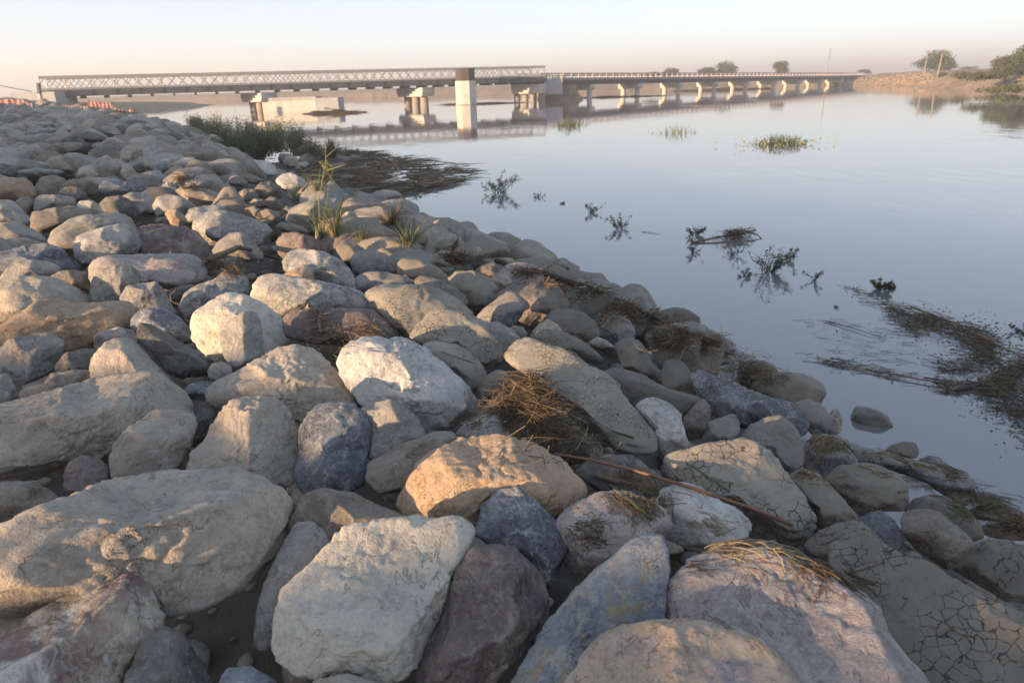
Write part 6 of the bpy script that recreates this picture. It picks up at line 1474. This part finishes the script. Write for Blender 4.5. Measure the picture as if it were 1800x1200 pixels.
raft('debris_raft', 'leafy end of the raft at the right edge', [(1750, 690), (1830, 690), (1830, 800), (1790, 740), (1745, 720)], 170, .25, .003, (.7, -.6), [('straw3', .4), ('straw', .3), ('wetwood', .3)], 8, zmax=.06, leaves=340, leafsize=.035)
raft('debris_raft', 'thin line of twigs reaching left from the raft', [(1385, 616), (1450, 628), (1560, 648), (1700, 672), (1760, 682), (1760, 702), (1660, 692), (1540, 660), (1440, 640), (1400, 628)], 230, .22, .0028, (.9, -.32), [('straw3', .5), ('straw', .35), ('wetwood', .15)], 9, zmax=.02, spr=.5, dens=lambda x, y: max(0.04, .4 + 1.3 * float(vn(np.array([x * .03, y * .02, 4.0]), 9))), leaves=110, leafsize=.03)
raft('debris_raft', 'scattered fine stems floating in the bay left of the raft', [(1400, 560), (1500, 560), (1600, 590), (1640, 640), (1560, 640), (1460, 620)], 90, .22, .0018, (.9, -.3), [('straw3', .6), ('wetwood', .4)], 10, zmax=.012, spr=.35, leaves=26, leafsize=.025)
raft('debris_raft', 'sparse reddish stalks at the upper end of the raft', [(1480, 500), (1540, 520), (1640, 555), (1700, 580), (1690, 600), (1600, 565), (1520, 530)], 110, .32, .0028, (.62, -.75), [('straw', .5), ('straw3', .5)], 11, zmax=.03, spr=.4, leaves=110, leafsize=.03)
def floatlog(label, pts, r0, r1, mat='wetwood', name='floating_branch', z=.01):
    P = [at(x, y, 0) + np.array([0, 0, z + dz]) for x, y, dz in pts]; b_ = MB(); b_.tube([p - P[0] for p in P], r0, r1, n=7); o = b_.build(name, M[mat], None, smooth=True); o.location = tuple(P[0])
    tag(o, label, 'branch', 'bare branches floating on the river')
floatlog('thick dark stick poking out of the lower side of the raft', [(1680, 690, .01), (1730, 679, .02), (1780, 664, .03)], .018, .014)
floatlog('thin dark sliver floating below the raft', [(1624, 665, 0), (1660, 672, .004), (1705, 677, 0)], .008, .003)
floatlog('thin branch floating in the bay, curved to the right', [(1450, 565, 0), (1500, 580, .01), (1530, 590, .01), (1558, 596, 0)], .005, .003)
floatlog('long reddish stalk along the upper side of the raft', [(1600, 548, .05), (1680, 580, .06), (1740, 612, .06), (1810, 645, .05)], .010, .007, 'cane')
floatlog('pale stalk lying on the middle of the raft', [(1690, 590, .08), (1747, 614, .08)], .005, .004, 'straw2')
floatlog('long brown stalk along the lower edge of the raft', [(1520, 652, .01), (1620, 672, .015), (1740, 690, .02)], .007, .006, 'cane')
floatlog('thin straight stem floating right of the green leafy twig', [(1128, 408, 0), (1160, 412, .003)], .005, .003)
# ------------------------------------------------------------------ light, sky, air, camera
SUN_EL, SUN_AZ = math.radians(7.5), math.atan2(-0.80, -0.60)        # azimuth from +Y towards +X
w = bpy.data.worlds.new('World'); SC.world = w; w.use_nodes = True
nt = w.node_tree; bg = nt.nodes['Background']
sky = nt.nodes.new('ShaderNodeTexSky'); sky.sky_type = 'NISHITA'; sky.sun_disc = False
sky.sun_elevation = SUN_EL; sky.sun_rotation = SUN_AZ; sky.altitude = 100; sky.air_density = 0.62; sky.dust_density = 0.55; sky.ozone_density = 1.0
hs = nt.nodes.new('ShaderNodeHueSaturation'); hs.inputs['Saturation'].default_value = 1.0
nt.links.new(sky.outputs[0], hs.inputs['Color'])
gm = nt.nodes.new('ShaderNodeGamma'); gm.inputs['Gamma'].default_value = 0.35
nt.links.new(hs.outputs[0], gm.inputs['Color']); 
tn = nt.nodes.new('ShaderNodeMix'); tn.data_type = 'RGBA'; tn.blend_type = 'MULTIPLY'; tn.inputs[0].default_value = 1.0; tn.inputs[7].default_value = (1.035, 0.985, 0.99, 1)
h2 = nt.nodes.new('ShaderNodeHueSaturation'); h2.inputs['Saturation'].default_value = 1.45
nt.links.new(gm.outputs[0], h2.inputs['Color']); nt.links.new(h2.outputs[0], tn.inputs[6]); nt.links.new(tn.outputs[2], bg.inputs[0]); bg.inputs[1].default_value = 0.15
sd = bpy.data.lights.new('sun', 'SUN'); so = bpy.data.objects.new('sun', sd); COL.objects.link(so)
sd.energy = 3.0; sd.angle = math.radians(0.6); sd.color = (1.0, 0.66, 0.38)
dv = Vector((-math.sin(SUN_AZ) * math.cos(SUN_EL), -math.cos(SUN_AZ) * math.cos(SUN_EL), -math.sin(SUN_EL)))
so.rotation_euler = dv.to_track_quat('-Z', 'Y').to_euler()
so.location = (-30, -15, 20)

# thin morning haze
m_ = MB(); m_.box((0, 900, 14), 7400, 8000, 34); hz = m_.build('haze', None); tag(hz, kind='stuff')
hm = bpy.data.materials.new('haze_air'); hm.use_nodes = True; ht = hm.node_tree; ht.nodes.clear()
ho = ht.nodes.new('ShaderNodeOutputMaterial'); hv = ht.nodes.new('ShaderNodeVolumePrincipled')
hv.inputs['Color'].default_value = (0.84, 0.86, 0.90, 1); hv.inputs['Density'].default_value = 0.0013; hv.inputs['Anisotropy'].default_value = 0.2
ht.links.new(hv.outputs[0], ho.inputs['Volume']); hz.data.materials.append(hm)

cd = bpy.data.cameras.new('camera'); co = bpy.data.objects.new('camera', cd); COL.objects.link(co)
cd.sensor_fit = 'HORIZONTAL'; cd.sensor_width = 36; cd.lens = FPX / 1800 * 36; cd.clip_end = 6000; cd.clip_start = 0.05
mw = Matrix(((_R[0], _U[0], -_F[0], 0), (_R[1], _U[1], -_F[1], 0), (_R[2], _U[2], -_F[2], HC), (0, 0, 0, 1)))
co.matrix_world = mw
cd.dof.use_dof = True; cd.dof.focus_distance = 3.0; cd.dof.aperture_fstop = 5.6
SC.camera = co
SC.view_settings.view_transform = 'Standard'; SC.view_settings.look = 'None'; SC.view_settings.exposure = 2.28; SC.view_settings.gamma = 1
SC.view_settings.use_curve_mapping = False
SC.cycles.max_bounces = 6; SC.cycles.diffuse_bounces = 3; SC.cycles.glossy_bounces = 3; SC.cycles.transmission_bounces = 3; SC.cycles.transparent_max_bounces = 4
SC.cycles.volume_bounces = 0
SC.cycles.use_denoising = True
SC.render.film_transparent = False
